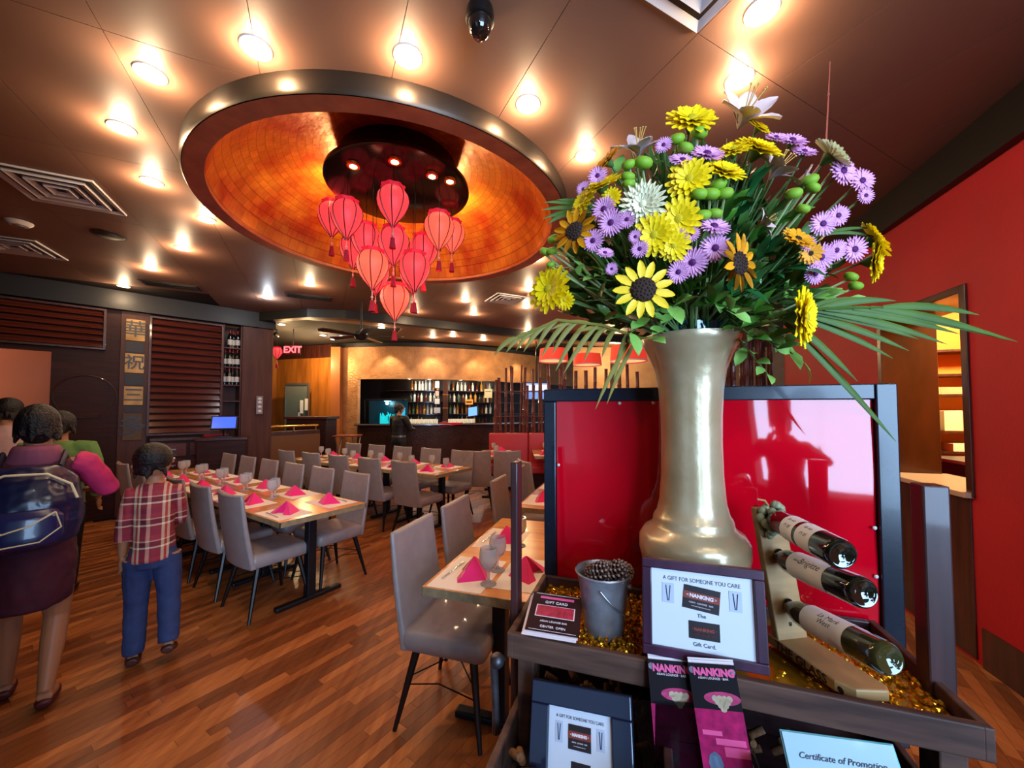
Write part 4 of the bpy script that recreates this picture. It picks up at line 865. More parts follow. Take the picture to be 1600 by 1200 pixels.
# the red panel in its black frame, standing right behind the tray
m_frame = mat('glossy_black_frame', '#131a28', .24, coat=.15, noise_=(30, '#1a212e', .3)); m_acr = mat('red_acrylic', '#d4041e', .035, spec=.5, coat=.35)
PX0, PX1, PZ0, PZ1, PY = -.015, 1.112, .55, 1.652, CDEP + .03
fr = thing('standing_screen', 'big glossy red screen in a black frame standing behind the golden vase', 'screen', CT(0, PY), CT.rz)
fb = lambda n_, x0, x1, z0, z1, m_=m_frame, y0=-.018, y1=.018: MB().bx(x0, x1, y0, y1, z0, z1).obj(n_, m_, fr, False, .004)
fb('frame_rail', PX0, PX1 - .056, PZ1 - .05, PZ1); fb('frame_rail', PX0, PX1, PZ0, PZ0 + .05); fb('frame_stile', PX0, PX0 + .048, PZ0 + .05, PZ1 - .05); fb('frame_stile', PX1 - .055, PX1, PZ0 + .05, PZ1)
# slightly wavy acrylic sheet
mb = MB(); nx, nz = 40, 24; vs, fs = [], []
for j in range(nz + 1):
    for i in range(nx + 1):
        x = PX0 + .05 + (PX1 - PX0 - .107) * i / nx; z = PZ0 + .05 + (PZ1 - PZ0 - .10) * j / nz
        b = .02 * (i / nx) ** 2; vs.append((x, -.004 - .012 * math.sin(math.pi * i / nx) + .0025 * math.sin(9 * x + 3 * z) + .0015 * math.sin(17 * z), z))
for j in range(nz):
    for i in range(nx): a = j * (nx + 1) + i; fs.append((a, a + 1, a + nx + 2, a + nx + 1))
mb.add(vs, fs).obj('acrylic_sheet', m_acr, fr, ang=180)
MB().bx(PX0 + .04, PX1 - .05, .006, .014, PZ0 + .04, PZ1 - .04).obj('backing', m_red, fr, False)
for x in (.28, .40): MB().ell((x, -.017, PZ1 - .058), (.006, .003, .006)).obj('screw', m_white, fr)
for z in (1.35,): MB().ell((PX0 + .058, -.012, z), (.006, .003, .006)).obj('screw', m_white, fr)
for z in (1.2, 1.05): MB().ell((PX1 - .066, -.012, z), (.006, .003, .006)).obj('screw', m_white, fr)
fb('foot_post', PX0 + .005, PX0 + .045, 0, PZ0, m_dkwood2); fb('foot_post', PX1 - .05, PX1 - .01, 0, PZ0, m_dkwood2)

# vase on a dark riser block that the gift frame hides
VX, VY = .574, 1.235
vz = lambda v: 1.57 - (v - 640) / 600 * VY
VB = V((VX, VY, vz(886)))
t = thing('riser_block', 'dark wood block under the golden vase, behind the gift card frame', 'block', V((VX, VY, TZ - .036)), CT.rz)
rz_ = VB.z - TZ + .036
MB().bx(-.12, .12, -.12, .12, 0, rz_ - .012).obj('block_body', m_rustic, t, False, .004); MB().bx(-.13, .13, -.13, .13, rz_ - .012, rz_).obj('block_top', m_rustic2, t, False, .003)
m_vase = mat('champagne_gold_lacquer', '#cfbd98', .28, .38, coat=.4, noise_=(7, '#b39c72', .22), bump=(18, .10))
vase = thing('floor_vase', 'tall champagne gold vase with flared rim and round base', 'vase', VB)
pf = [(886, 60), (882, 68), (872, 75), (855, 78.5), (838, 78), (826, 71), (820, 62), (816, 58), (808, 57), (803, 55), (799, 52), (780, 47.5), (740, 44.5), (690, 43.5), (650, 44), (610, 46.5), (580, 51), (556, 60), (540, 68), (531, 72), (527, 71.5), (529, 68), (545, 58), (570, 46)]
MB().lathe([(hw / 600 * VY, vz(v) - VB.z) for v, hw in pf], 72).obj('vase_body', m_vase, vase, ang=60)
MB().lathe([(.112, vz(815) - VB.z), (.117, vz(811) - VB.z), (.112, vz(806) - VB.z)], 64, cap0=False, cap1=False).obj('neck_ring', m_vase, vase)
vh = vz(527) - VB.z; sc_ = 1
MB().lathe([(.075, vh - .09), (.095, vh - .03), (.100, vh + .035), (.094, vh + .04), (.085, vh - .02)], 40).obj('glass_liner', mat('teal_glass', '#0d3f45', .06, coat=.8), vase)
VT = VB + V((0, 0, vh + .02))

# gift card frames, brochures, flyers
m_pfr = mat('plum_wood_frame', '#4a2440', .35, coat=.4, grain=((20, 20, 3), '#32162a')); m_pap = mat('gift_paper', '#dfe6f2', .5); m_card = mat('charcoal_card', '#2a2226', .4); m_band = mat('rust_card_band', '#8e3f34', .5)
m_txt = mat('dark_print', '#3b3f55', .6); m_wtxt = mat('white_print', '#f2e6ec', .5); m_ptxt = mat('pink_print', '#ef5f9a', .5)
def face(n_, m_, par, x0, x1, z0, z1, y=-.0135): return MB().bx(x0, x1, y - .0005, y, z0, z1).obj(n_, m_, par, False)
def gift_print(par, w, h, y, dz=0, m_ink=m_txt, title=True):
    before = set(bpy.data.objects); S = w
    text('A GIFT FOR SOMEONE YOU CARE', S * .058, m_ink, par, (0, y, h * .885), ext=.0003, sx=.86)
    def card(cx_, cz_, cw, ch, rot, big):
        mine = [face('card_print', m_card, par, cx_ - cw / 2, cx_ + cw / 2, cz_ - ch / 2, cz_ + ch / 2, y)]
        if big: mine.append(face('card_band', m_band, par, cx_ - cw / 2, cx_ + cw / 2, cz_ - ch * .06, cz_ + ch * .24, y - .0006))
        mi = m_wtxt if big else m_band
        mine.append(text('NANKING', cw * .14, mi, par, (cx_, y - .0014, cz_ + ch * (.09 if big else .06)), bold=.0006))
        for sg, ch_ in ((-1, '<'), (1, '>')): mine.append(text(ch_, cw * .12, mi, par, (cx_ + sg * cw * .38, y - .0014, cz_ + ch * .09)))
        mine.append(text('ASIAN · LOUNGE · BAR', cw * .065, mi, par, (cx_, y - .0014, cz_ - ch * .20)))
        if big: mine.append(text('www.nankingrestaurant.com', cw * .045, mi, par, (cx_, y - .0014, cz_ - ch * .34)))
        if rot:
            M_ = Matrix.Translation((cx_, 0, cz_)) @ Matrix.Rotation(R(rot), 4, 'Y') @ Matrix.Translation((-cx_, 0, -cz_))
            for o in mine: o.matrix_basis = M_ @ o.matrix_basis
    card(0, h * .66, w * .36, h * .30, 6 if title else 0, True)
    card(w * .02, h * .265, w * .30, h * .22, 0, False)
    if title:
        text('The', S * .055, m_ink, par, (0, y, h * .445)); text('Gift Card.', S * .055, m_ink, par, (w * .02, y, h * .085))
    for sx in (-1, 1):
        face('chopstick_square', mat('pale_square_%d' % len(MATS), '#c3cfe6', .5), par, sx * w * .33 - w * .06, sx * w * .33 + w * .06, h * .56, h * .82, y)
        for d_ in (-1, 1): MB().path([(sx * w * .33 + d_ * w * .006, y - .001, h * .59), (sx * w * .33 + d_ * w * .022, y - .001, h * .79)], .0011, 4).obj('chopstick_print', m_txt, par)
    for o in bpy.data.objects:
        if o not in before: o.location.z += dz
def frame_thing(label, BL, BR, TL, bw, m_f, m_p, cat='picture frame'):
    M_, w, h = board_matrix(BL, BR, TL); t = thing('gift_card_frame', label, cat, M=M_)
    for x0, x1, z0, z1 in ((-w / 2, w / 2, h - bw, h), (-w / 2, w / 2, 0, bw), (-w / 2, -w / 2 + bw, bw, h - bw), (w / 2 - bw, w / 2, bw, h - bw)): MB().bx(x0, x1, -.018, .006, z0, z1).obj('frame_bar', m_f, t, False, .003)
    pz = MB().bx(-w / 2 + bw * .9, w / 2 - bw * .9, -.010, .002, bw * .9, h - bw * .9).obj('paper', m_p, t, False)
    MB().bx(-.03, .03, .004, .01, 0, h * .6).obj('easel_strut', m_black, t, False)
    return t, w, h
t, w, h = frame_thing('gift card sheet in a plum wood frame leaning before the vase', D(1004, 1016, 1.03), D(1200, 1052, .945), D(1000, 868, 1.065), .024, m_pfr, m_pap)
def inner_print(t, w, h, bw, **k):                    # prints are sub-parts of the sheet
    pap = [c for c in bpy.data.objects if c.parent == t and c.name.startswith('paper')][0]
    gift_print(pap, w - 2 * bw, h - 2 * bw, -.0105, bw, **k)
inner_print(t, w, h, .024)
m_bluefr = mat('navy_frame', '#17223a', .3, coat=.5)
t, w, h = frame_thing('gift card sheet in a wide navy frame leaning on the corks', DC(826, 1262, 1.10), DC(998, 1318, .985), DC(853, 1062, 1.21), .050, m_bluefr, m_pap); inner_print(t, w, h, .050, title=False)
m_cert = mat('pale_cyan_certificate', '#bfe3f2', .25, coat=.6)
M_, w, h = board_matrix(DC(1263, 1330, .93), DC(1462, 1372, .86), DC(1251, 1146, 1.02)); t = thing('certificate_stand', 'pale cyan certificate in clear stand at the lower right of the cart', 'certificate', M=M_)
s_ = MB().bx(-w / 2, w / 2, -.002, .001, .0, h).obj('certificate_sheet', m_cert, t, False); MB().bx(-w / 2 - .004, w / 2 + .004, .001, .006, -.0, h + .003).obj('acrylic_back', mat('teal_acrylic', '#7fd0d8', .1, coat=.8), t, False, .002)
text('Certificate of Promotion', w * .078, m_txt, s_, (0, -.0025, h * .80), shear=.35); text('presented to', w * .05, m_txt, s_, (0, -.0025, h * .62), shear=.3)
MB().bx(-w / 2 - .01, w / 2 + .01, -.05, .05, -.012, 0).obj('stand_foot', m_glass, t, False)
# brochures in a clear holder
m_bk = mat('brochure_black', '#120b10', .6, spec=.25); m_mag = mat('brochure_magenta', '#c81c66', .6, spec=.25, noise_=(50, '#8c0f4a', .2)); m_mag2 = mat('brochure_pink', '#f05c96', .6, spec=.25); m_crm = mat('brochure_cream', '#f6e3c0', .4); m_lil = mat('brochure_lilac', '#cfc0d8', .45); m_sil = mat('brochure_silver', '#a9a3b5', .3)
def brochure(label, BL, BR, TL, extra):
    M_, w, h = board_matrix(BL, BR, TL); t = thing('brochure', label, 'brochure', M=M_, group='brochures on the cart')
    s_ = MB().bx(-w / 2, w / 2, -.0012, .0012, 0, h).obj('cover', m_bk, t, False); y = -.0014
    for k in range(extra): MB().bx(-w / 2 + .002, w / 2 - .001, .003 + k * .003, .004 + k * .003, 0, h + .006 + .004 * k).obj('page', m_wtxt, t, False)
    text('NANKING', w * .205, m_ptxt, s_, (.003, y - .0006, h * .945), bold=.0012, sx=.9); text('ASIAN LOUNGE · BAR', w * .065, m_wtxt, s_, (0, y - .0006, h * .905))
    for sx in (-.42, .42): MB().lathe([(.001, 0), (w * .07, 0)], 14, M=Matrix.Translation((sx * w, y, h * .955)) @ Matrix.Rotation(R(90), 4, 'X')).obj('emblem', m_sil, s_)
    face('room_print', m_mag, s_, -w / 2, w / 2, h * .30, h * .70, y)
    MB().add([(-w * .5, y - .0006, h * .30), (w * .5, y - .0006, h * .22), (w * .5, y - .0006, 0), (-w * .5, y - .0006, 0)], [(0, 1, 2, 3)]).obj('lilac_print', m_lil, s_, False)
    MB().lathe([(.001, 0), (1, 0)], 24, M=Matrix.Translation((w * .12, y - .0004, h * .775)) @ Matrix.Diagonal((w * .38, 1, h * .045, 1)) @ Matrix.Rotation(R(90), 4, 'X')).obj('lamp_print', m_mag2, s_)
    g_ = MB()
    for r_ in range(4):
        for q in range(4 - r_): g_.lathe([(.001, 0), (w * .065, 0)], 10, M=Matrix.Translation((w * (.12 + .1 * (q - (3 - r_) / 2)), y - .0008, h * (.775 - .022 * r_))) @ Matrix.Rotation(R(90), 4, 'X'))
    g_.obj('lantern_print', m_crm, s_)
    for x_, z_, a_, b_ in ((.15, .50, .3, .02), (.25, .44, .25, .03), (-.2, .55, .2, .015)): face('table_print', m_mag2, s_, (x_ - a_) * w, min((x_ + a_), .5) * w, (z_ - b_) * h, (z_ + b_) * h, y - .0006)
    MB().lathe([(.001, 0), (1, 0)], 8, M=Matrix.Translation((-w * .22, y - .001, h * .36)) @ Matrix.Diagonal((w * .15, 1, h * .075, 1)) @ Matrix.Rotation(R(90), 4, 'X')).obj('ornament_print', mat('blue_grey_print_%d' % len(MATS), '#8aa0c0', .4), s_)
    MB().lathe([(.001, 0), (1, 0)], 8, M=Matrix.Translation((w * .1, y - .001, h * .14)) @ Matrix.Diagonal((w * .2, 1, h * .05, 1)) @ Matrix.Rotation(R(90), 4, 'X')).obj('emblem_print', m_bk, s_)
brochure('pink and black brochure, left and rear of the two in the holder', DC(1032, 1275, 1.03), DC(1112, 1290, 1.00), DC(1019, 1030, 1.115), 3)
brochure('pink and black brochure, right and front of the two in the holder', DC(1112, 1285, .985), DC(1195, 1300, .95), DC(1087, 1036, 1.065), 2)
M_, w, h = board_matrix(DC(1018, 1300, 1.0), DC(1215, 1330, .91), DC(1010, 1120, 1.06)); t = thing('brochure_holder', 'clear acrylic holder in which the two pink brochures stand', 'holder', M=M_)
MB().bx(-w / 2, w / 2, .03, .034, 0, h * 1.1).obj('back_plate', m_glass, t, False); MB().bx(-w / 2, w / 2, -.034, -.03, 0, h * .1).obj('front_plate', m_glass, t, False); MB().bx(w / 2, w / 2 + .003, -.034, .034, 0, h * .7).obj('side_plate', m_glass, t, False); MB().bx(-w / 2, w / 2, -.034, .034, -.004, 0).obj('holder_base', m_glass, t, False)
# flyer stack on the tray corner
q = [DC(820, 982, 1.245), DC(905, 996, 1.205), DC(845, 925, 1.40)]
M_, w, h = board_matrix(q[0], q[1], q[2]); t = thing('flyer_stack', 'small stack of maroon flyers lying on the tray corner beside the bucket', 'flyer', M=M_)
for k in range(3): MB().bx(-w / 2 - .004 * k, w / 2 - .004 * k, .001 + .003 * k, .003 + .003 * k, -.006 * k, h - .006 * k).obj('flyer_sheet', m_wtxt if k else mat('flyer_maroon', '#2a0d14', .6, spec=.25), t, False)
s_ = [c for c in bpy.data.objects if c.parent == t][0]
face('flyer_border', m_wtxt, s_, -w * .44, w * .44, h * .965, h * .972, .0008); face('flyer_border', m_wtxt, s_, -w * .44, w * .44, h * .03, h * .037, .0008)
face('flyer_title', m_ptxt, s_, -w * .34, w * .34, h * .84, h * .90, .0008); face('flyer_frame', m_wtxt, s_, -w * .38, w * .38, h * .36, h * .66, .0009); face('flyer_photo', mat('flyer_photo_red', '#8c1026', .3, noise_=(60, '#d8305a', .2)), s_, -w * .36, w * .36, h * .375, h * .645, .0004)
text('GIFT CARD', w * .09, m_wtxt, s_, (0, 0, h * .74)); text('ASIAN LOUNGE BAR', w * .055, m_wtxt, s_, (0, 0, h * .25)); text('CENTER  OPEN', w * .07, m_wtxt, s_, (0, 0, h * .12))
# galvanised bucket with pine cones
BP = CT(.215, .225, TZ - .034); BS = .080
bp_ = D(943, 965, 1.2); bk = thing('tin_bucket', 'small galvanised tin bucket of pine cones on the gold nuggets', 'bucket', V((bp_.x, bp_.y, TZ - .030)))
bh = D(943, 893, bp_.y).z - (TZ - .03)
m_zinc = mat('galvanised_tin', '#b4b8c0', .36, .55, noise_=(26, '#8e9098', .25))
MB().lathe([(.056, 0), (.058, .004), (.072, bh * .75), (.081, bh), (.0835, bh + .003), (.0815, bh + .005), (.078, bh), (.070, bh * .75), (.054, .01)], 36).obj('bucket_body', m_zinc, bk)
MB().lathe([(.083, bh - .002), (.0855, bh + .002), (.083, bh + .006)], 36, cap0=False, cap1=False).obj('rolled_rim', m_zinc, bk)
MB().path([(.082 * math.cos(a), .082 * math.sin(a) , bh * .86 - .085 * math.sin((a + 1.9) / 2.8 * math.pi)) for a in [-1.9 + 2.8 * i / 14 for i in range(15)]], .0022, 6).obj('wire_handle', m_grey, bk)
MB().ell((.080 * math.cos(-.6), .080 * math.sin(-.6), bh * .86), .009).obj('handle_ear', m_zinc, bk)
m_cone = mat('pine_cone_scale', '#4a2f26', .6); m_conet = mat('pine_cone_tip', '#a08070', .6)
sc_me = MB().rings([[(-.003, 0, 0), (.003, 0, 0), (.003, 0, .002), (-.003, 0, .002)], [(-.0085, .016, .002), (.0085, .016, .002), (.007, .016, .006), (-.007, .016, .006)], [(-.005, .022, .003), (.005, .022, .003), (.004, .022, .006), (-.004, .022, .006)]]).mesh('cone_scale', False)
def pine_cone(label, loc, rot, s):
    t = thing('pine_cone', label, 'pine cone', loc); t.rotation_euler = rot; mb, tp = MB(), MB()
    for i in range(70):
        k = i / 69; a = i * 2.39996; r = .020 * math.sin(math.pi * (.12 + .84 * k)) ** .7; z = .062 * k
        M_ = Matrix.Diagonal((s, s, s, 1)) @ Matrix.Translation((0, 0, z)) @ Matrix.Rotation(a, 4, 'Z') @ Matrix.Translation((0, r * .55, 0)) @ Matrix.Rotation(R(18 + 50 * k), 4, 'X') @ Matrix.Diagonal((.7 + .4 * math.sin(math.pi * k), .7 + .4 * math.sin(math.pi * k), 1, 1))
        mb.add([v.co for v in sc_me.vertices], [tuple(p.vertices) for p in sc_me.polygons], M_); tp.ico((0, .0215, .0048), .0035, M_)
    mb.ell((0, 0, .03 * s), (.012 * s, .012 * s, .03 * s)); o = mb.obj('cone_scales', m_cone, t, False); o['kind'] = 'stuff'; o = tp.obj('scale_tips', m_conet, t, False); o['kind'] = 'stuff'
for k, (x, y, z, rx, ry, s, lb) in enumerate([(-.035, -.015, -.012, .9, .5, 1.15, 'pine cone at the left of the tin bucket'), (.018, -.022, -.005, 1.1, -.3, 1.2, 'pine cone at the front of the tin bucket'), (.042, .02, -.006, .6, -.9, 1.1, 'pale tipped pine cone at the right rear of the tin bucket'), (-.015, .04, -.012, -.4, .2, 1.1, 'pine cone at the rear of the tin bucket')]):
    pine_cone(lb, bk.location + V((x, y, bh + z - .02)), (rx - .6, ry, k), s)
# bottle stand: leaning board with three holes on a base board
m_pale = mat('pale_pine', '#b9935f', .5, grain=((3, 3, 30), '#a47d4c')); 
bA, bB = DC(1205, 990, 1.235), DC(1345, 1078, .972); bA.z = bB.z = TZ - .02
ax = V((bB.x - bA.x, bB.y - bA.y, 0)).normalized(); bL = (bB - bA).length; side = V((-ax.y, ax.x, 0))   # side points right, away from the lettered edge
Mx = Matrix((ax, side, V((0, 0, 1)))).transposed().to_4x4(); Mx.translation = V((bA.x, bA.y, TZ - .018)); bL -= .03
st = thing('bottle_stand', 'pale pine stand with THE GLASS lettering holding three tilted wine bottles', 'bottle stand', M=Mx)
SW = .105
MB().prism([(-.05, 0), (bL - .03, 0), (bL + .004, .02), (bL + .02, SW - .015), (bL + .004, SW), (-.05, SW)], 0, .026).obj('base_board', m_pale, st, False, .004)
base = [c for c in bpy.data.objects if c.parent == st][0]
text('THE GLASS', .030, mat('burnt_lettering', '#2a160c', .7), base, (bL * .42, -.0008, .0135), ext=.0006, bold=.0003)
MB().ell((bL * .93, -.001, .014), (.008, .0016, .008), 8, 6).obj('leaf_mark', MATS['burnt_lettering'], base)
topP = DC(1158, 792, 1.31); tl = Mx.inverted() @ topP; lean = math.atan2(-tl.x - .0, tl.z)   # leaning back from the base
UH = tl.z - .02
off = (tl.x) / UH
bd = MB(); rs = []
hz = []
for z in (0, UH):
    rs.append([(off * z + x_, y_, z + .02) for x_, y_ in ((-.0, .004), (.022, .004), (.022, SW - .006), (-.0, SW - .006))])
bd.rings(rs).obj('upright_board', m_pale, st, False, .004)
MB().ell((off * UH * .12 + .0225, .05, UH * .12 + .02), (.002, .005, .006)).obj('screw_hole', m_black, st)
m_wine = mat('wine_bottle_glass', '#16180e', .05, coat=1.0, spec=.8); m_wine2 = mat('olive_bottle_glass', '#3a3a1c', .06, coat=1.0); m_wlab = mat('white_wine_label', '#fbfcff', .5); m_script = mat('label_script', '#4a4a58', .6)
def stand_bottle(label, neck, end, glass, L_, words, double=False, rr=.0375):
    a = (end - neck).normalized(); z = -a; x = V((0, 0, 1)).cross(z).normalized(); y = z.cross(x); M_ = Matrix((x, y, z)).transposed().to_4x4(); M_.translation = end
    t = thing('wine_bottle', label, 'bottle', M=M_); s = L_ / .30; q = rr / .0375
    MB().lathe([(.004, .010), (.018 * q, .006), (.026 * q, .001), (.031 * q, .001), (.0355 * q, .006), (.0375 * q, .016), (.0375 * q, .185 * s), (.034 * q, .205 * s), (.018 * q, .235 * s), (.0145 * q, .25 * s), (.014 * q, .29 * s), (.0155 * q, .291 * s), (.0155 * q, .30 * s)], 32).obj('bottle_body', glass, t, ang=50)
    MB().lathe([(.0152 * q, .262 * s), (.0165 * q, .29 * s), (.0165 * q, .302 * s), (.001, .3025 * s)], 20, cap0=False).obj('bottle_foil', MATS['bottle_foil'], t)
    # label wraps three quarters of the bottle
    spans = ((.052, .098), (.108, .150)) if double else ((.066, .170),)
    for z0, z1 in spans:
        mb = MB(); rs = []
        for zz in (z0 * s, z1 * s): rs.append([(.0380 * q * math.cos(a_), .0380 * q * math.sin(a_), zz) for a_ in [R(-200) + R(320) * i / 36 for i in range(37)]])
        lb_ = mb.rings(rs, closed=False, cap0=False, cap1=False).obj('bottle_label', m_wlab, t)
        for wtxt, size, dz_, dang in words:
            # lettering bent round the bottle
            o = text(wtxt, size, m_script, lb_, (0, 0, 0), (0, 0, 0), ext=0, shear=.3)
            for v in o.data.vertices:
                th = R(dang) + v.co.y / (.0386 * q); zz = (z0 + z1) / 2 * s + dz_ - v.co.x
                v.co = (.0386 * q * math.cos(th), .0386 * q * math.sin(th), zz)
    return t
def at_board(u, v, w_=.5):                            # where a bottle neck passes through the upright
    p = Mx.inverted() @ DC(u, v, 1.25); z = p.z; return Mx @ V((off * (z - .02), SW / 2, z))
rows = [((1200, 812), (1318, 868), .965, m_wine, 'dark wine bottle with two white labels, top of the stand', [('ri zi', .016, .0, 30), ('ta so', .014, .0, 62)], True), ((1212, 874), (1352, 928), .945, m_wine, 'dark wine bottle with script label, middle of the stand', [('Brigitte', .024, -.012, 42), ('blanc', .010, .03, 40)], False), ((1238, 946), (1392, 1032), .905, m_wine2, 'olive wine bottle with script label, lowest on the stand', [('La Mark', .018, -.012, 60), ('West', .018, -.008, 34)], False)]
for (nu, nv), (eu, ev), ed, gm, lb, wd, dbl in rows:
    e_ = DC(eu, ev, ed); n_ = at_board(nu, nv); a_ = (n_ - e_); n2 = n_ + a_.normalized() * .045
    stand_bottle(lb, n2, e_, gm, (n2 - e_).length, wd, dbl, .0345)
    c_ = Mx.inverted() @ n_; MB().lathe([(.001, 0), (.019, 0)], 20, M=Matrix.Translation((c_.x + .0228, c_.y, c_.z)) @ Matrix.Rotation(R(90), 4, 'Y') @ Matrix.Diagonal((1.3, 1, 1, 1))).obj('neck_hole', m_black, st)
# bunch of grapes at the top of the stand
m_grape = mat('pale_green_grape', '#9a9c78', .35, sub=.1); gp = Mx @ V((off * UH + .035, .035, UH + .0))
t = thing('grape_bunch', 'bunch of pale green artificial grapes at the top of the bottle stand', 'grapes', gp)
gme = MB().ell((0, 0, 0), (.0125, .0125, .0135), 10, 7).mesh('grape'); gme.materials.append(m_grape)
for k in range(34):
    a, b = nr.uniform(0, 6.28), nr.uniform(-1, 1); o = put('grape', gme, None, t); f = 1 - .012 * k; o.location = (.032 * math.cos(a) * math.sqrt(max(0, 1 - b * b)) + .012 * b, .026 * math.sin(a) * math.sqrt(max(0, 1 - b * b)) - .008, .044 * b - .010)
MB().path([(0, 0, .03), (-.01, 0, .045), (-.03, .004, .048)], .003, 6).obj('grape_stem', m_pale, t)
# ================================================================ THE BOUQUET
fr_ = random.Random(21)
BC = V((VT.x, VT.y + .02, 2.02))
m_stem = mat('green_stem', '#4d6b34', .6); m_stem2 = mat('pale_stem', '#93a56a', .6)
def petal_mesh(n, l0, w, cup, layers, notch=False, seed=1, curl=0):
    """flower head of diameter 1 facing +z; petals from the middle out"""
    g = random.Random(seed); mb = MB()
    for L_ in range(layers):
        r1 = .5 * (1 - .2 * L_); z0 = .03 * L_; nn = max(7, int(n * (1 - .12 * L_)))
        for k in range(nn):
            a = 2 * math.pi * (k + .5 * L_ + g.uniform(-.12, .12)) / nn; rr = r1 * g.uniform(.92, 1.04); c_ = cup + .10 * L_ + g.uniform(-.05, .05); M_ = Matrix.Rotation(a, 4, 'Z'); rs = []
            for q, ww in ((l0, .4), (l0 + (rr - l0) * .45, 1), (l0 + (rr - l0) * .8, .95), (rr, .25 if not notch else .55)):
                z = z0 + c_ * q - curl * q * q; h = w / 2 * ww; rs.append([(q, -h, z + .012), (q, 0, z - .006), (q, h, z + .012), (q, 0, z - .016)])
            mb.rings(rs, M=M_)
    return mb
def ribbed_centre(r, h, seed):
    mb = MB(); mb.ell((0, 0, h * .2), (r, r, h), 12, 7); g = random.Random(seed)
    for i in range(40):
        k = (i + .5) / 40; a = i * 2.39996; q = r * .95 * math.sqrt(k); mb.ico((q * math.cos(a), q * math.sin(a), h * .2 + h * math.sqrt(max(.02, 1 - k))), r * .10)
    return mb
m_yel = mat('yellow_petal', '#ffe40a', .55, sub=.15, noise_=(20, '#f6cc00', .3)); m_gold = mat('golden_petal', '#f2ae10', .55, noise_=(15, '#e58a08', .3)); m_pur = mat('lilac_petal', '#da8cc8', .55, noise_=(12, '#ecb6dc', .3)); m_purc = mat('dark_purple_centre', '#5a1060', .6)
m_crp = mat('cream_petal', '#f2ecc4', .55); m_brn = mat('dark_brown_centre', '#2e1a10', .8); m_yc = mat('yellow_green_centre', '#c9b512', .7); m_grn = mat('lime_button', '#6f9a20', .6, noise_=(60, '#86b52c', .3)); m_lily = mat('dusty_pink_petal', '#f4d2d2', .5, noise_=(8, '#e8d0cc', .3)); m_lily2 = mat('faded_lilac_petal', '#bfa0a0', .55, noise_=(8, '#d6beb6', .3)); m_sta = mat('stamen', '#d9b060', .6)
def mesh_of(mb, m_, nm): me = mb.mesh(nm, True, 60); me.materials.append(m_); return me
YEL = [mesh_of(petal_mesh(17, .05, .13, .10, 3, True, s), m_yel, 'petals') for s in (1, 2, 3)]
ORA = [mesh_of(petal_mesh(15, .07, .13, .12, 2, False, 9), m_gold, 'petals')]
PUR = [mesh_of(petal_mesh(24, .06, .075, .10, 2, False, s), m_pur, 'petals') for s in (4, 5)]
CRM = [mesh_of(petal_mesh(22, .05, .08, .16, 4, False, 6), m_crp, 'petals')]
YC = mesh_of(ribbed_centre(.10, .05, 1), m_yc, 'flower_centre'); PC = mesh_of(ribbed_centre(.115, .05, 2), m_purc, 'flower_centre'); CC = mesh_of(ribbed_centre(.07, .06, 3), m_crp, 'flower_centre'); SC = mesh_of(ribbed_centre(.215, .07, 4), m_brn, 'seed_disc')
mb = MB(); rs = []
for q, w_ in ((.16, .05), (.26, .125), (.36, .135), (.45, .085), (.5, .012)): z = .02 + .10 * (q - .16) - .5 * (q - .25) ** 2; rs.append([(q, -w_ / 2, z + .012), (q, 0, z - .006), (q, w_ / 2, z + .012), (q, 0, z - .012)])
SPET = [mesh_of(mb.rings(rs), m_, 'petal') for m_ in (mat('sunflower_petal', '#f7cf1e', .5, sub=.1), m_gold)]
BUT = mesh_of(MB().lathe([(.08, -.3), (.38, -.26), (.5, -.05), (.46, .14), (.3, .26), (.1, .3), (.001, .28)], 16), m_grn, 'button_head')
CAL = mesh_of(MB().lathe([(.03, -.22), (.11, -.10), (.16, -.01), (.10, .0)], 12), m_stem, 'calyx')
def depth_at(u, v):
    e = ((u - 1100) / 300) ** 2 + ((v - 370) / 270) ** 2
    return 1.21 - .30 * math.sqrt(max(0, 1 - .9 * e))
def aim(dirv, spin=0):
    return dirv.to_track_quat('Z', 'Y').to_matrix().to_4x4() @ Matrix.Rotation(spin, 4, 'Z')
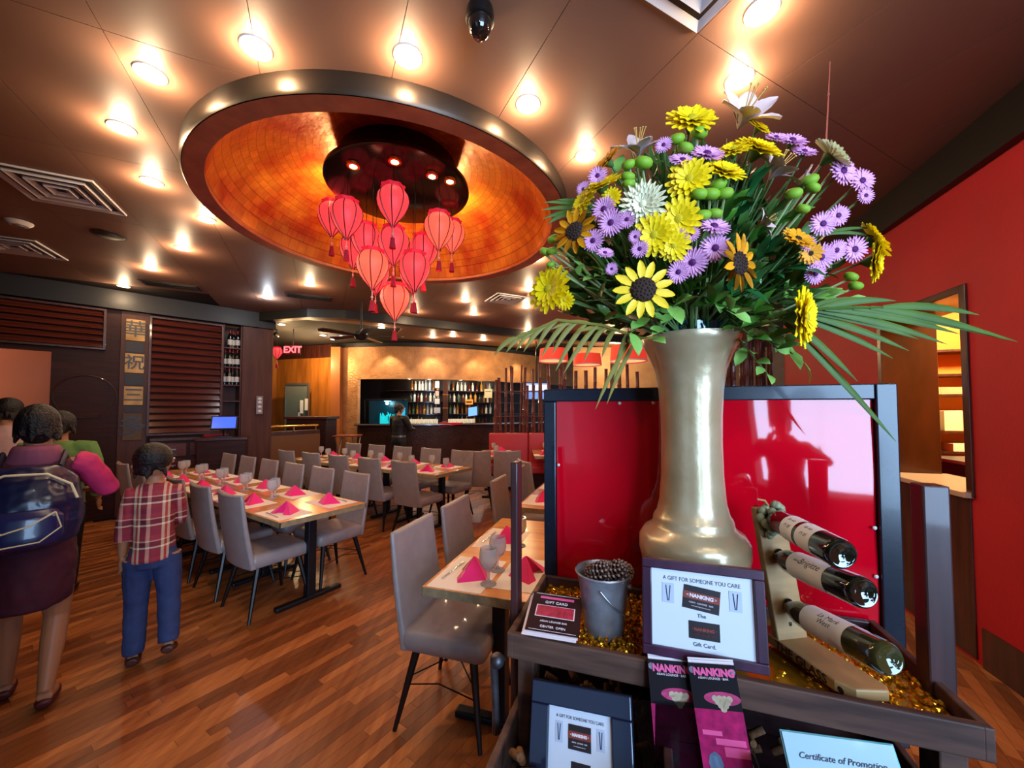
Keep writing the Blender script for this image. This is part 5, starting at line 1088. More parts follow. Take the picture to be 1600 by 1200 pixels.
def flower(name, label, kind, u, v, px, face_=None, d=None, group=None):
    """(u, v): column and row of the bloom in the photograph; px its width; face_ (right, towards camera, up)"""
    d = d or depth_at(u, v); p = D(u, v, d); size = px / FPX * d * ({'yellow': 1.25, 'sun': 1, 'lily': 1}.get(kind, 1.16))
    outw = (p - BC).normalized(); cam_ = (EYE - p).normalized()
    if face_ is None: f = (outw * .55 + cam_ * .75 + V((0, 0, .10)) + V((fr_.uniform(-.18, .18), 0, fr_.uniform(-.12, .12)))).normalized()
    else: f = V((face_[0], -face_[1], face_[2])).normalized()
    t = thing(name, label, 'flower', p, 0, group); Q = aim(f, fr_.random() * 6.28); S = Matrix.Scale(size, 4)
    def head(nm, me, extra=1.0, lift=0): o = put(nm, me, None, t); o.matrix_basis = Q @ Matrix.Translation((0, 0, lift * size)) @ Matrix.Scale(size * extra, 4); return o
    if kind == 'yellow': head('petals', fr_.choice(YEL)); head('flower_centre', YC, 1, .06); head('calyx', CAL)
    elif kind == 'orange': head('petals', ORA[0]); head('flower_centre', SC, .55, .03); head('calyx', CAL)
    elif kind == 'purple': head('petals', fr_.choice(PUR)); head('flower_centre', PC, 1, .05); head('calyx', CAL)
    elif kind == 'cream': head('petals', CRM[0]); head('flower_centre', CC, 1, .1); head('calyx', CAL)
    elif kind == 'sun':
        for k in range(13):
            o = put('petal', SPET[0 if name == 'sunflower' else 1], None, t); o.matrix_basis = Q @ Matrix.Rotation(2 * math.pi * (k + fr_.uniform(-.08, .08)) / 13, 4, 'Z') @ Matrix.Rotation(fr_.uniform(-.1, .1), 4, 'Y') @ Matrix.Scale(size * fr_.uniform(.95, 1.03), 4)
        head('seed_disc', SC); head('calyx', CAL, 1.3)
    elif kind == 'button': head('button_head', BUT)
    elif kind == 'lily':
        for k in range(6):
            mb = MB(); rs = []; cu_ = fr_.uniform(.5, 1.1)
            for q, w_ in ((.02, .05), (.14, .20), (.30, .35), (.46, .32), (.58, .18), (.66, .02)):
                x = q * (.45 + .75 * q * cu_); z = q * (1 - .85 * q * cu_); rs.append([(x, -w_ / 2, z + .03), (x + .0, 0, z - .015), (x, w_ / 2, z + .03), (x - .012, 0, z - .024)])
            o = mb.rings(rs, M=Matrix.Rotation(k * math.pi / 3 + .2, 4, 'Z')).obj('petal', m_lily if name == 'pink_lily' else m_lily2, t); o.matrix_basis = Q @ S
        sm = MB()
        for k in range(5): a = k * 1.257; sm.path([(0, 0, .05), (.05 * math.cos(a), .05 * math.sin(a), .35), (.13 * math.cos(a), .13 * math.sin(a), .62)], .010, 5).ell((.13 * math.cos(a), .13 * math.sin(a), .62), (.02, .03, .015), 6, 5)
        o = sm.obj('stamens', m_sta, t); o.matrix_basis = Q @ S
    # stem bending down to the vase mouth
    e = V((VT.x + fr_.uniform(-.05, .05), VT.y + fr_.uniform(-.05, .05), VT.z - .06)) - p; b0 = -f * size * .18; mid = -f * size * .6 + e * .35
    pts = [b0.lerp(mid, k / 3) if k < 3 else mid.lerp(e, (k - 3) / 3) for k in range(7)]
    MB().path(pts, .0032 if kind != 'sun' else .006, 5).obj('stem', m_stem if kind != 'button' else m_stem2, t)
    return t
UP = (0, .85, .6)
FL = [
 ('sunflower', 'sun', 1005, 453, 96, (-.18, .95, .0), 'open sunflower with dark brown centre, low at front of the bouquet'),
 ('golden_sunflower', 'sun', 1154, 412, 92, (.45, .85, -.05), 'golden sunflower half hidden behind lilac daisies, turned to the right'),
 ('golden_sunflower', 'sun', 898, 362, 74, (-.55, .85, .05), 'golden sunflower at the left edge of the bouquet, facing left'),
 ('yellow_daisy', 'yellow', 1080, 190, 66, (-.1, .85, .5), 'yellow bloom at the top of the bouquet, left of the pink lily'),
 ('yellow_daisy', 'yellow', 1077, 281, 56, None, 'yellow daisy, left of the bright pair under the topmost lilac blooms'),
 ('yellow_daisy', 'yellow', 1130, 270, 56, (.1, .75, .6), 'yellow daisy, right of the bright pair above the lime buttons'),
 ('yellow_daisy', 'yellow', 1146, 236, 44, (-.3, .7, .65), 'small tilted yellow daisy below the pink lily, left of a larger one'),
 ('yellow_daisy', 'yellow', 1184, 235, 64, (.2, .75, .65), 'large yellow daisy seen from its rim, just below the pink lily'),
 ('yellow_daisy', 'yellow', 941, 292, 54, (-.4, .5, .75), 'yellow daisy at upper left of the bouquet, beside lime buttons'),
 ('yellow_daisy', 'yellow', 913, 316, 44, (-.8, .5, .3), 'yellow daisy at the left edge, above the left golden sunflower'),
 ('yellow_daisy', 'yellow', 955, 310, 28, None, 'small yellow bud flower left of the cream chrysanthemum'),
 ('orange_daisy', 'orange', 950, 252, 48, (-.75, .35, .55), 'orange daisy seen from the side at the upper left of the bouquet'),
 ('yellow_daisy', 'yellow', 1022, 368, 54, None, 'yellow daisy, left one of the cluster below the cream chrysanthemum'),
 ('yellow_daisy', 'yellow', 1060, 343, 56, None, 'yellow daisy, upper right of the cluster below the cream chrysanthemum'),
 ('yellow_daisy', 'yellow', 1052, 384, 42, None, 'yellow daisy behind the lilac pair at the centre of the bouquet'),
 ('yellow_daisy', 'yellow', 860, 453, 62, (-.65, .7, .1), 'yellow daisy at the lower left tip of the bouquet, facing left'),
 ('yellow_daisy', 'yellow', 883, 469, 26, None, 'small yellow daisy beside the lower left one'),
 ('yellow_daisy', 'yellow', 1250, 496, 78, (.6, .75, -.05), 'yellow daisy low at the right of the vase rim, edge on'),
 ('yellow_daisy', 'yellow', 1364, 376, 56, (.55, .6, .4), 'yellow daisy at the right tip of the bouquet, upper one'),
 ('yellow_daisy', 'yellow', 1364, 408, 58, (.55, .65, -.1), 'yellow daisy at the right tip of the bouquet, lower one with green centre'),
 ('orange_daisy', 'orange', 1246, 374, 46, (.1, .8, .5), 'orange yellow flower right of the dark leaves, left of lilac daisies'),
 ('orange_daisy', 'orange', 1266, 396, 32, None, 'small orange yellow flower tucked under the larger one at right'),
 ('yellow_daisy', 'yellow', 1185, 200, 32, (.3, .7, .5), 'little yellow flower in the throat of the pink lily'),
 ('cream_chrysanthemum', 'cream', 1005, 322, 68, None, 'round cream chrysanthemum in the left half of the bouquet'),
 ('cream_chrysanthemum', 'cream', 1297, 244, 62, (.5, .62, .55), 'cream chrysanthemum seen from the side below the thin red stick'),
 ('pink_lily', 'lily', 1152, 203, 108, (.1, .82, .55), 'large open pale pink lily at the very top of the bouquet'),
 ('faded_lily', 'lily', 996, 248, 78, (-.1, .6, .75), 'faded pink lily with long stamens at the upper left'),
 ('faded_lily', 'lily', 1200, 282, 80, (.4, .6, .6), 'faded grey pink lily below the upper right lilac daisies'),
 ('faded_lily', 'lily', 1240, 284, 52, (.7, .5, -.3), 'pale drooping lily bloom between lime buttons and faded lily'),
 ('faded_lily', 'lily', 1185, 352, 46, (.6, .6, .2), 'withered lily bud in the middle right of the bouquet'),
]
PU = [(955, 348, 38, 'big one left of the cream chrysanthemum'), (927, 376, 32, 'right of the left golden sunflower'), (944, 327, 36, 'upper one left of the cream chrysanthemum'), (980, 343, 26, 'small one touching the cream chrysanthemum'), (1037, 227, 24, 'small one between faded lily and topmost lime buttons'), (1066, 252, 40, 'left of the pair above the bright yellow pair'), (1104, 242, 48, 'right of the pair above the bright yellow pair'), (912, 296, 22, 'small one at the left edge near the upper yellow daisy'), (934, 275, 28, 'small one under the orange daisy at upper left'), (945, 396, 26, 'small tilted one above the front sunflower at left'), (1000, 389, 26, 'dark one directly above the front sunflower'), (993, 370, 20, 'tiny dark one left of the yellow cluster'), (1058, 376, 34, 'left of the pair at the centre of the bouquet'), (1080, 366, 24, 'right of the pair at the centre of the bouquet'), (1115, 355, 46, 'flat tilted one below the lime buttons'), (1117, 388, 42, 'big one just left of the half hidden sunflower'), (1082, 410, 42, 'big one right above the front sunflower'), (1060, 425, 32, 'right of the front sunflower, lowest one'), (956, 420, 18, 'tiny one left of the front sunflower'), (1237, 221, 42, 'upper right one, biggest of the top cluster'), (1212, 216, 30, 'upper right one, left of the top cluster'), (1256, 238, 34, 'upper right one, outermost of the top cluster'), (1316, 268, 42, 'left of the trio at the right shoulder'), (1346, 283, 36, 'right of the trio at the right shoulder'), (1352, 306, 24, 'lowest of the trio at the right shoulder'), (1285, 350, 36, 'left of the pair at the middle right'), (1309, 337, 30, 'right of the pair at the middle right'), (1282, 402, 38, 'left one of the four low at the right'), (1306, 391, 30, 'between two others low at the right'), (1334, 390, 38, 'right one of the four low at the right'), (1273, 428, 30, 'lowest of the four low at the right'), (1262, 381, 24, 'dark one touching the orange flower at right')]
for u, v, s_, w_ in PU: FL.append(('lilac_daisy', 'purple', u, v, s_, UP if 'tilted' in w_ or 'top cluster' in w_ or 'pair above' in w_ else None, 'lilac daisy, ' + w_))
BU = [(982, 257, 20, 'upper left trio, left'), (1005, 254, 26, 'upper left trio, right'), (981, 276, 20, 'upper left trio, middle'), (982, 287, 18, 'upper left trio, lowest'), (1057, 217, 22, 'below the top yellow bloom, left'), (1092, 207, 24, 'below the top yellow bloom, right'), (1071, 231, 22, 'below the top yellow bloom, lowest'), (1092, 303, 24, 'centre cluster, left'), (1110, 303, 25, 'centre cluster, middle'), (1132, 302, 23, 'centre cluster, right'), (1122, 288, 23, 'centre cluster, top'), (1098, 336, 22, 'centre cluster, lower left'), (1117, 333, 20, 'centre cluster, lower right'), (865, 373, 17, 'left edge beside golden sunflower, top'), (852, 393, 16, 'left edge beside golden sunflower, outermost'), (862, 392, 16, 'left edge beside golden sunflower, inner'), (1240, 302, 22, 'right cluster, left'), (1265, 281, 22, 'right cluster, top'), (1270, 293, 20, 'right cluster, middle'), (1255, 326, 18, 'right cluster, lowest'), (1330, 432, 18, 'far right below the lilac four, upper'), (1337, 446, 18, 'far right below the lilac four, lower'), (1310, 250, 20, 'beside the sideways cream chrysanthemum'), (860, 413, 12, 'left edge above the lower left yellow daisy')]
for u, v, s_, w_ in BU: FL.append(('button_flower', 'button', u, v, s_, (fr_.uniform(-.4, .4), .45, .8), 'lime green button flower, ' + w_))
GRP = {'lilac_daisy': 'lilac daisies in the vase', 'yellow_daisy': 'yellow daisies in the vase', 'button_flower': 'lime buttons in the vase', 'faded_lily': 'faded lilies in the vase', 'golden_sunflower': 'golden sunflowers in the vase', 'orange_daisy': 'orange daisies in the vase', 'cream_chrysanthemum': 'cream chrysanthemums in the vase'}
for nm, kd, u, v, s_, f_, lb in FL:
    back = kd == 'lily' or v < 250 and kd != 'yellow'
    flower(nm, lb, kd, u, v, s_ * (1.0 if kd != 'lily' else .85), f_, (depth_at(u, v) + (.05 if kd == 'lily' else 0) - (.03 if kd == 'sun' else 0)), GRP.get(nm))

# leafy sprigs: stems with single leaves
m_leaf = mat('glossy_leaf', '#4a8428', .34, coat=.2, noise_=(12, '#33661f', .3)); m_leaf2 = mat('soft_green_leaf', '#74a844', .42, spec=.35, noise_=(12, '#93c060', .3)); m_leaf3 = mat('dark_teal_leaf', '#1f5a2a', .3, coat=.35)
def leaf_mesh(l, w, m_, pinch=.45, fold=.25):
    mb = MB(); rs = []
    for k, ww in ((0, .08), (.15, .6), (pinch, 1), (.75, .72), (1, .03)):
        h = w / 2 * ww; z = .12 * l * math.sin(k * 2.6); rs.append([(-h, k * l, z + fold * h), (0, k * l, z), (h, k * l, z + fold * h), (0, k * l, z - .0012)])
    me = mb.rings(rs).mesh('leaf', True, 80); me.materials.append(m_); return me
LEAVES = {'glossy': leaf_mesh(.072, .027, m_leaf), 'soft': leaf_mesh(.062, .032, m_leaf2), 'teal': leaf_mesh(.085, .026, m_leaf3)}
def sprig(label, u, v, kind, n, d=None, droop=.0, spread=.12, tip=None):
    p = D(u, v, d or depth_at(u, v) + .06); base = V((VT.x + fr_.uniform(-.05, .05), VT.y - .02, VT.z - .03)); t = thing('leaf_sprig', label, 'foliage', base, 0, 'leafy sprigs in the vase')
    e = p - base; mid = e * .5 + V((0, 0, .05 + droop * .5)); pts = [V((0, 0, 0)), mid * .5, mid, mid.lerp(e, .5), e]
    MB().path(pts, [.004, .0035, .003, .0025, .0015], 5).obj('stem', m_stem, t)
    for k in range(n):
        q = .42 + .58 * (k + 1) / n; i = min(3, int(q * 4)); s_ = pts[i].lerp(pts[i + 1], q * 4 - i if q < 1 else 1); ax_ = (pts[min(4, i + 1)] - pts[i]).normalized()
        dv = (ax_ * .55 + V((fr_.uniform(-1, 1), fr_.uniform(-1, .25), fr_.uniform(-.8, .8))).normalized()).normalized()
        o = put('leaf', LEAVES[kind], None, t); zz = (V((0, -.7, .7)) + V((fr_.uniform(-.5, .5),) * 3)); x_ = dv.cross(zz).normalized(); z_ = x_.cross(dv); M_ = Matrix((x_, dv, z_)).transposed().to_4x4(); M_.translation = s_
        o.matrix_basis = M_ @ Matrix.Scale(fr_.uniform(.75, 1.15), 4)
    return t
SPR = [(905, 430, 'soft', 9, 'left of the front sunflower, upper'), (915, 470, 'glossy', 9, 'left of the front sunflower, lower'), (945, 500, 'glossy', 9, 'under the front sunflower, left'), (985, 520, 'soft', 8, 'hanging over the vase rim, left'), (1020, 530, 'soft', 7, 'hanging over the vase rim below the front sunflower'), (1050, 480, 'soft', 8, 'right of the front sunflower'), (1075, 455, 'glossy', 9, 'below the lilac daisies at centre'), (1110, 480, 'glossy', 9, 'above the middle of the vase rim'), (1150, 490, 'soft', 8, 'above the right side of the vase rim'), (1175, 450, 'teal', 9, 'below the half hidden sunflower'), (1200, 395, 'teal', 10, 'dark whorl right of the half hidden sunflower'), (1225, 420, 'teal', 9, 'dark whorl left of the four lilac daisies'), (1245, 450, 'glossy', 9, 'above the low right yellow daisy'), (1285, 465, 'soft', 9, 'right of the low right yellow daisy'), (1320, 470, 'soft', 8, 'right edge below the lilac daisies'), (1205, 500, 'glossy', 9, 'left of the low right yellow daisy'), (1215, 545, 'soft', 9, 'hanging right of the vase neck, upper'), (1200, 585, 'soft', 9, 'hanging right of the vase neck, lowest'), (1255, 565, 'soft', 9, 'hanging right of the vase neck, outer'), (1180, 530, 'glossy', 8, 'tucked beside the vase rim at right'), (970, 420, 'teal', 8, 'between front sunflower and left lilac daisies'), (1140, 320, 'glossy', 9, 'right of the centre lime buttons'), (1040, 300, 'glossy', 8, 'between cream chrysanthemum and bright yellow pair'), (1225, 340, 'glossy', 8, 'between withered bud and right lilac pair'), (1170, 300, 'teal', 8, 'below the faded lily at right'), (960, 275, 'soft', 7, 'at upper left behind the lime buttons'), (1300, 420, 'glossy', 8, 'behind the lowest lilac daisy at right'), (890, 410, 'soft', 8, 'at the left edge above the lower left daisy')]
for u, v, kd, n_, lb in SPR: sprig({'soft': 'pale', 'glossy': 'glossy', 'teal': 'dark'}[kd] + ' green leafy sprig, ' + lb, u, v, kd, n_, droop=.04 if v < 520 else .10)
# dense filler greenery deep inside the bouquet, single leaves nobody could count
mb = MB(); lm = [(tuple(v.co)) for v in LEAVES['glossy'].vertices]; lf = [tuple(p.vertices) for p in LEAVES['glossy'].polygons]
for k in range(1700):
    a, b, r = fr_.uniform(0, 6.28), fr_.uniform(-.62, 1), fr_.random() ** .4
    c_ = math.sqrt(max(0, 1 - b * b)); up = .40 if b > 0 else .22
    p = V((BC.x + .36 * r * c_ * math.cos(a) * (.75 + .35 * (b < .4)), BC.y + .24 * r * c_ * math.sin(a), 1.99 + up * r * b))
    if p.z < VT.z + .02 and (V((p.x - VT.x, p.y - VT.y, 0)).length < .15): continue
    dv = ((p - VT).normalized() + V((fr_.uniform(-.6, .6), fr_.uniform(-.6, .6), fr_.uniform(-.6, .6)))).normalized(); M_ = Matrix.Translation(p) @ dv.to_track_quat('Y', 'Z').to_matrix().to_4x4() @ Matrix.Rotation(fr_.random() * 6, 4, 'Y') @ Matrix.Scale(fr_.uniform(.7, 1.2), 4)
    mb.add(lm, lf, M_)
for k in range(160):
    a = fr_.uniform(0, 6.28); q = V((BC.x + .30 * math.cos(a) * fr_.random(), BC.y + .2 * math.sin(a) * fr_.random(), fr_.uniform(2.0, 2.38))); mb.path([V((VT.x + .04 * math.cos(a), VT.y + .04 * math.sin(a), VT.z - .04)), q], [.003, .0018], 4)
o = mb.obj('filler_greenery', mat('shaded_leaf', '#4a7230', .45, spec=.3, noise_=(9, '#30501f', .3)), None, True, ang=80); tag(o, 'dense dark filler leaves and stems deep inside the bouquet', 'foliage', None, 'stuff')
# palm fronds
m_palm = mat('palm_blade', '#55752a', .5, spec=.3, noise_=(10, '#3c5a1e', .3)); m_palm2 = mat('olive_palm_blade', '#7c7430', .5, spec=.3)
def blade(p0, p1, sag, w, m_, parent, n=6):
    """one palm leaflet from p0 to p1"""
    p0, p1 = V(p0), V(p1); rs = []; ax_ = (p1 - p0).normalized(); sd = ax_.cross(V((0, 1, 0))); sd = sd.normalized() if sd.length > .05 else V((1, 0, 0)); nn = sd.cross(ax_).normalized()
    for i in range(n + 1):
        k = i / n; c_ = p0.lerp(p1, k) + V((0, 0, sag * 4 * k * (1 - k))); h = w / 2 * (math.sin(math.pi * min(1, .12 + k * .9)) ** .6 if k < .95 else .05)
        rs.append([c_ - sd * h + nn * h * .35, c_, c_ + sd * h + nn * h * .35, c_ - nn * .0008])
    return MB().rings(rs).obj('leaflet', m_, parent, ang=80)
def palm(label, pts, leaflets, m_, w=.016):
    """pts: rib as (u, v, d); leaflets: (position on rib 0..1, tip u, tip v, tip d)"""
    base = V((VT.x, VT.y, VT.z - .02)); P = [D(*q) - base for q in pts]; t = thing('palm_frond', label, 'palm leaf', base, 0, 'palm fronds in the vase')
    MB().path([V((0, 0, 0))] + P, [.005] + [.004] * (len(P) - 1) + [.002], 6).obj('rib', m_, t)
    for k, tu, tv, td in leaflets:
        x = k * (len(P) - 1); i = min(len(P) - 2, int(x)); s_ = P[i].lerp(P[i + 1], x - i); blade(s_, D(tu, tv, td) - base, .012, w, m_, t)
palm('drooping olive palm frond hanging left of the vase rim', [(1000, 528, 1.08), (940, 508, 1.0), (870, 500, .96), (810, 528, .95)], [(.02, 948, 632, 1.02), (.06, 930, 640, 1.0), (.12, 958, 600, 1.04), (.22, 940, 560, 1.0), (.3, 912, 565, .99), (.36, 880, 585, .98), (.45, 868, 580, .97), (.52, 862, 555, .97), (.58, 845, 560, .96), (.66, 838, 545, .96), (.74, 818, 550, .95), (.82, 806, 548, .95), (.9, 790, 552, .95), (1, 772, 556, .95), (.2, 900, 520, .97), (.4, 860, 515, .96)], m_palm2, .013)
palm('long green palm frond sweeping out to the right of the bouquet', [(1215, 492, 1.05), (1290, 482, 1.0), (1380, 480, .98)], [(.0, 1400, 690, 1.0), (.05, 1340, 596, 1.0), (.12, 1395, 560, 1.0), (.2, 1420, 548, .98), (.3, 1435, 530, .98), (.4, 1480, 538, .97), (.5, 1500, 522, .97), (.62, 1520, 510, .97), (.75, 1590, 534, .96), (.9, 1565, 528, .96), (1, 1530, 492, .96), (.4, 1400, 470, .98), (.25, 1360, 468, 1.0)], m_palm, .020)
palm('short palm frond pointing left at the upper left of the bouquet', [(960, 330, 1.12), (900, 335, 1.05)], [(.3, 850, 316, 1.04), (.5, 846, 328, 1.04), (.7, 848, 342, 1.04), (1, 856, 350, 1.03), (.2, 870, 312, 1.05)], m_palm, .014)
palm('thin dark palm frond standing out between the right lilac daisies', [(1240, 380, 1.1), (1290, 366, 1.05)], [(.6, 1365, 357, 1.02), (.9, 1372, 372, 1.02), (.3, 1345, 358, 1.03)], m_palm, .010)
# the thin reddish stick
p0, p1 = D(1290, 245, 1.18), D(1297, 96, 1.18); t = thing('thin_stick', 'thin reddish stick rising high above the right side of the bouquet', 'stick', p0); e = p1 - p0
MB().path([V((VT.x - p0.x, VT.y - p0.y, VT.z - p0.z)), V((0, 0, 0)), e * .5, e], [.0025, .0022, .002, .0012], 6).obj('stick_shaft', mat('reddish_twig', '#b0584a', .5), t); MB().ell(e * .65, .0035, 6, 5).obj('stick_knot', MATS['reddish_twig'], t)
# ================================================================ PEOPLE
def remesh(mb, name, m_, voxel, it=4, parent=None, dis=None):
    o = mb.obj(name, None, None, True)
    r = o.modifiers.new('r', 'REMESH'); r.mode = 'VOXEL'; r.voxel_size = voxel; r.use_smooth_shade = True
    s = o.modifiers.new('s', 'SMOOTH'); s.iterations = it; s.factor = .5
    if dis:
        tx = bpy.data.textures.new('lumps', 'CLOUDS'); tx.noise_scale = dis[0]; d = o.modifiers.new('d', 'DISPLACE'); d.texture = tx; d.strength = dis[1]; d.mid_level = .5
    bpy.context.view_layer.update()
    me = bpy.data.meshes.new_from_object(o.evaluated_get(bpy.context.evaluated_depsgraph_get())); bpy.data.objects.remove(o)
    me.materials.clear(); me.materials.append(m_); me.shade_smooth()
    return put(name, me, None, parent)
def oval(mb, rings_, h, n=18):
    return mb.rings([[(h * (x0 + rx * math.cos(2 * math.pi * j / n)), h * (y0 + ry * math.sin(2 * math.pi * j / n)), h * z) for j in range(n)] for z, rx, ry, x0, y0 in rings_])
def limb(mb, pts, rads, h): return mb.path([V(p) * h for p in pts], [r * h for r in rads], 12)
def hand(mb, w, e, h, side, curl=.5):
    """palm and five fingers growing from wrist w, away from elbow e"""
    w, e = V(w) * h, V(e) * h; a = (w - e).normalized(); f = V((0, 1, 0)); b = a.cross(f).normalized() * side; f = b.cross(a).normalized() * side
    k = h * .108 / .19
    mb.path([w, w + a * .04 * k, w + a * .085 * k], [.026 * k, .036 * k, .034 * k], 10, flat=.55)
    for i, l in enumerate((.062, .074, .07, .054)):
        o = w + a * .08 * k + f * (.030 - .019 * i) * k; p1 = o + a * l * .45 * k; p2 = p1 + (a + b * curl).normalized() * l * .3 * k; p3 = p2 + (a + b * curl * 2).normalized() * l * .28 * k
        mb.path([o - a * .02 * k, o, p1, p2, p3], [.0085 * k, .0088 * k, .0082 * k, .0075 * k, .006 * k], 7)
    o = w + a * .03 * k + f * .028 * k; p1 = o + (a * .6 + f * .7).normalized() * .035 * k; p2 = p1 + (a + f * .25 + b * .3).normalized() * .03 * k
    mb.path([o - f * .015 * k, o, p1, p2], [.012 * k, .011 * k, .0095 * k, .007 * k], 7)
TORSO = [(.46, .075, .06, 0, 0), (.50, .092, .07, 0, 0), (.54, .088, .066, 0, 0), (.61, .074, .055, 0, .002), (.68, .084, .06, 0, .004), (.75, .098, .058, 0, 0), (.79, .100, .048, 0, -.004), (.815, .07, .04, 0, -.004), (.835, .034, .034, 0, 0), (.88, .031, .033, 0, .008)]
def person(label, loc, rz, h, arms, legs, skin, hair, head=1.0, hair_r=(.062, .066, .062), hair_low=0, turn=0, group=None, tw=1.0):
    t = thing('person', label, 'person', loc, rz, group); mb = MB(); oval(mb, [(z, rx * (tw if z < .82 else 1), ry * (.5 + tw / 2), x0, y0) for z, rx, ry, x0, y0 in TORSO], h)
    hc = V((0, .012, .925)); hs = head
    mb.ell(V(hc) * h, (.049 * hs * h, .058 * hs * h, .066 * hs * h), 18, 12); mb.ell(V((0, .03, .895)) * h, (.034 * hs * h, .034 * hs * h, .032 * hs * h), 14, 8)
    Ht = Matrix.Rotation(turn, 4, 'Z')
    q = lambda x, y, z: (V((hc.x, hc.y, hc.z)) + Ht @ V((x * hs, y * hs, z * hs))) * h
    mb.path([q(0, .052, .008), q(0, .068, -.008), q(0, .058, -.014)], [.006 * h, .008 * h, .007 * h], 8)
    for s in (-1, 1): mb.ell(q(s * .050, -.002, -.004), (.008 * h, .012 * h, .018 * h), 8, 6)
    for sh, el, wr, side in arms:
        limb(mb, [(sh[0] * .6, sh[1], sh[2] - .005), sh, V(sh).lerp(V(el), .5), el, V(el).lerp(V(wr), .4), wr], [.03, .031, .027, .022, .022, .0145], h); hand(mb, wr, el, h, side)
    for hp_, kn, an, toe in legs:
        limb(mb, [hp_, V(hp_).lerp(V(kn), .5), kn, V(kn).lerp(V(an), .35), an], [.055, .046, .032, .031, .019], h)
        limb(mb, [V(an) + V((0, -.012, -.012)), V(an).lerp(V(toe), .5) + V((0, 0, -.004)), toe], [.019, .021, .014], h)
    remesh(mb, 'body', skin, .0062, 3, t)
    for s in (-1, 1):
        ey = MB().ell(q(s * .020, .052, .006), (.0075 * h, .005 * h, .005 * h), 10, 8).obj('eye', MATS['eye_white'], t); MB().ell(q(s * .020, .0562, .006), (.0034 * h, .0016 * h, .0034 * h), 8, 6).obj('iris', MATS['eye_dark'], ey)
        MB().path([q(s * .010, .056, .017), q(s * .020, .057, .020), q(s * .031, .050, .017)], .0018 * h, 5).obj('eyebrow', hair, t)
    MB().path([q(-.015, .056, -.031), q(0, .062, -.030), q(.015, .056, -.031)], [.002 * h, .0034 * h, .002 * h], 6).obj('mouth', MATS['lip'], t)
    hm = MB(); hm.ell(q(0, -.012, .016), tuple(r * hs * h for r in hair_r), 18, 12)
    hm.ell(q(0, -.032, -.012 - hair_low), (.046 * hs * h, .036 * hs * h, .046 * hs * h), 14, 9)
    g = random.Random(int(h * 1000))
    for k in range(60):
        a, z = g.uniform(0, 6.28), g.uniform(-.04, .035)
        if math.sin(a) > .2: continue
        p0 = q(.046 * math.cos(a), -.010 + .050 * math.sin(a), z + .01); dn = V((.012 * math.cos(a), .012 * math.sin(a), -.03)) * h
        hm.path([p0, p0 + dn * .5, p0 + dn + V((0, 0, -.01 * h))], [.012 * h, .010 * h, .004 * h], 6)
    ho = remesh(hm, 'hair', hair, .0055, 2, t)
    return t
mat('eye_white', '#e8e4de', .2); mat('eye_dark', '#1c120c', .1); mat('lip', '#8a4a42', .5)
m_skin = mat('warm_skin', '#a5714f', .5, sub=.08); m_skin2 = mat('light_skin', '#c08a68', .5, sub=.08); m_hair = mat('black_hair', '#0d0a0a', .5, bump=(90, .5)); m_hair2 = mat('dark_brown_hair', '#1a1210', .5, bump=(90, .5))
STAND = lambda sx: ((sx * .05, 0, .49), (sx * .055, .012, .27), (sx * .055, -.01, .05), (sx * .065, .07, .018))
# --- woman with navy backpack, walking away
h = 1.60
arms = [((.112, -.004, .79), (.165, .03, .695), (.12, .15, .68), 1), ((-.112, -.004, .79), (-.165, -.02, .64), (-.17, .05, .52), -1)]
legs = [((.045, 0, .49), (.055, .03, .275), (.045, -.045, .055), (.055, .035, .022)), ((-.045, 0, .49), (-.06, .09, .285), (-.065, .10, .055), (-.07, .185, .022))]
wm = person('person walking away in maroon dress with navy backpack and pink sleeves, far left', (-2.56, 2.08, 0), R(42), h, arms, legs, m_skin, m_hair, .86, (.060, .066, .074), .012, tw=.84)
mb = MB(); oval(mb, [(.335, .088, .10, 0, 0), (.345, .094, .107, 0, 0), (.40, .100, .110, 0, 0), (.47, .102, .104, 0, 0), (.54, .096, .094, 0, 0), (.61, .088, .080, 0, 0), (.69, .100, .078, 0, 0), (.76, .108, .072, 0, 0), (.80, .108, .056, 0, 0), (.825, .06, .046, 0, 0)], h)
remesh(mb, 'dress', mat('maroon_dress', '#4a1226', .8, noise_=(4, '#331024', .3)), .012, 4, wm, (.09, .025))
m_pink = mat('pink_jersey', '#c02a62', .75)
for sh, el, wr, sd in arms:
    s_ = MB(); limb(s_, [(sh[0] * .75, sh[1], sh[2] + .01), sh, V(sh).lerp(V(el), .5), el, V(el).lerp(V(wr), .75)], [.040, .042, .038, .034, .026], h); remesh(s_, 'sleeve', m_pink, .010, 2, wm, (.06, .012))
mb = MB(); oval(mb, [(.795, .075, .055, 0, -.004), (.825, .062, .056, 0, -.008), (.85, .056, .058, 0, -.006), (.862, .050, .052, 0, -.004)], h); remesh(mb, 'collar', mat('dusty_pink_collar', '#8a4a62', .8), .009, 2, wm)
for lg in legs:
    an, toe = V(lg[2]) * h, V(lg[3]) * h; s_ = MB(); s_.path([an + V((0, -.035, -.055)), an + V((0, -.01, -.05)), an.lerp(toe, .6) + V((0, 0, -.018)), toe + V((0, .02, -.008))], [.030, .038, .040, .026], 12, flat=.7)
    remesh(s_, 'shoe', mat('maroon_slip_on_%d' % len(MATS), '#4a1416', .5), .007, 2, wm)
bk = thing('backpack', 'navy backpack with pale drawcord worn by the person in maroon', 'backpack', wm.location, R(42))
mb = MB(); oval(mb, [(.555, .085, .050, 0, -.150), (.57, .118, .072, 0, -.145), (.63, .128, .078, 0, -.145), (.70, .124, .070, 0, -.14), (.765, .108, .058, 0, -.125), (.80, .070, .035, 0, -.11)], h)
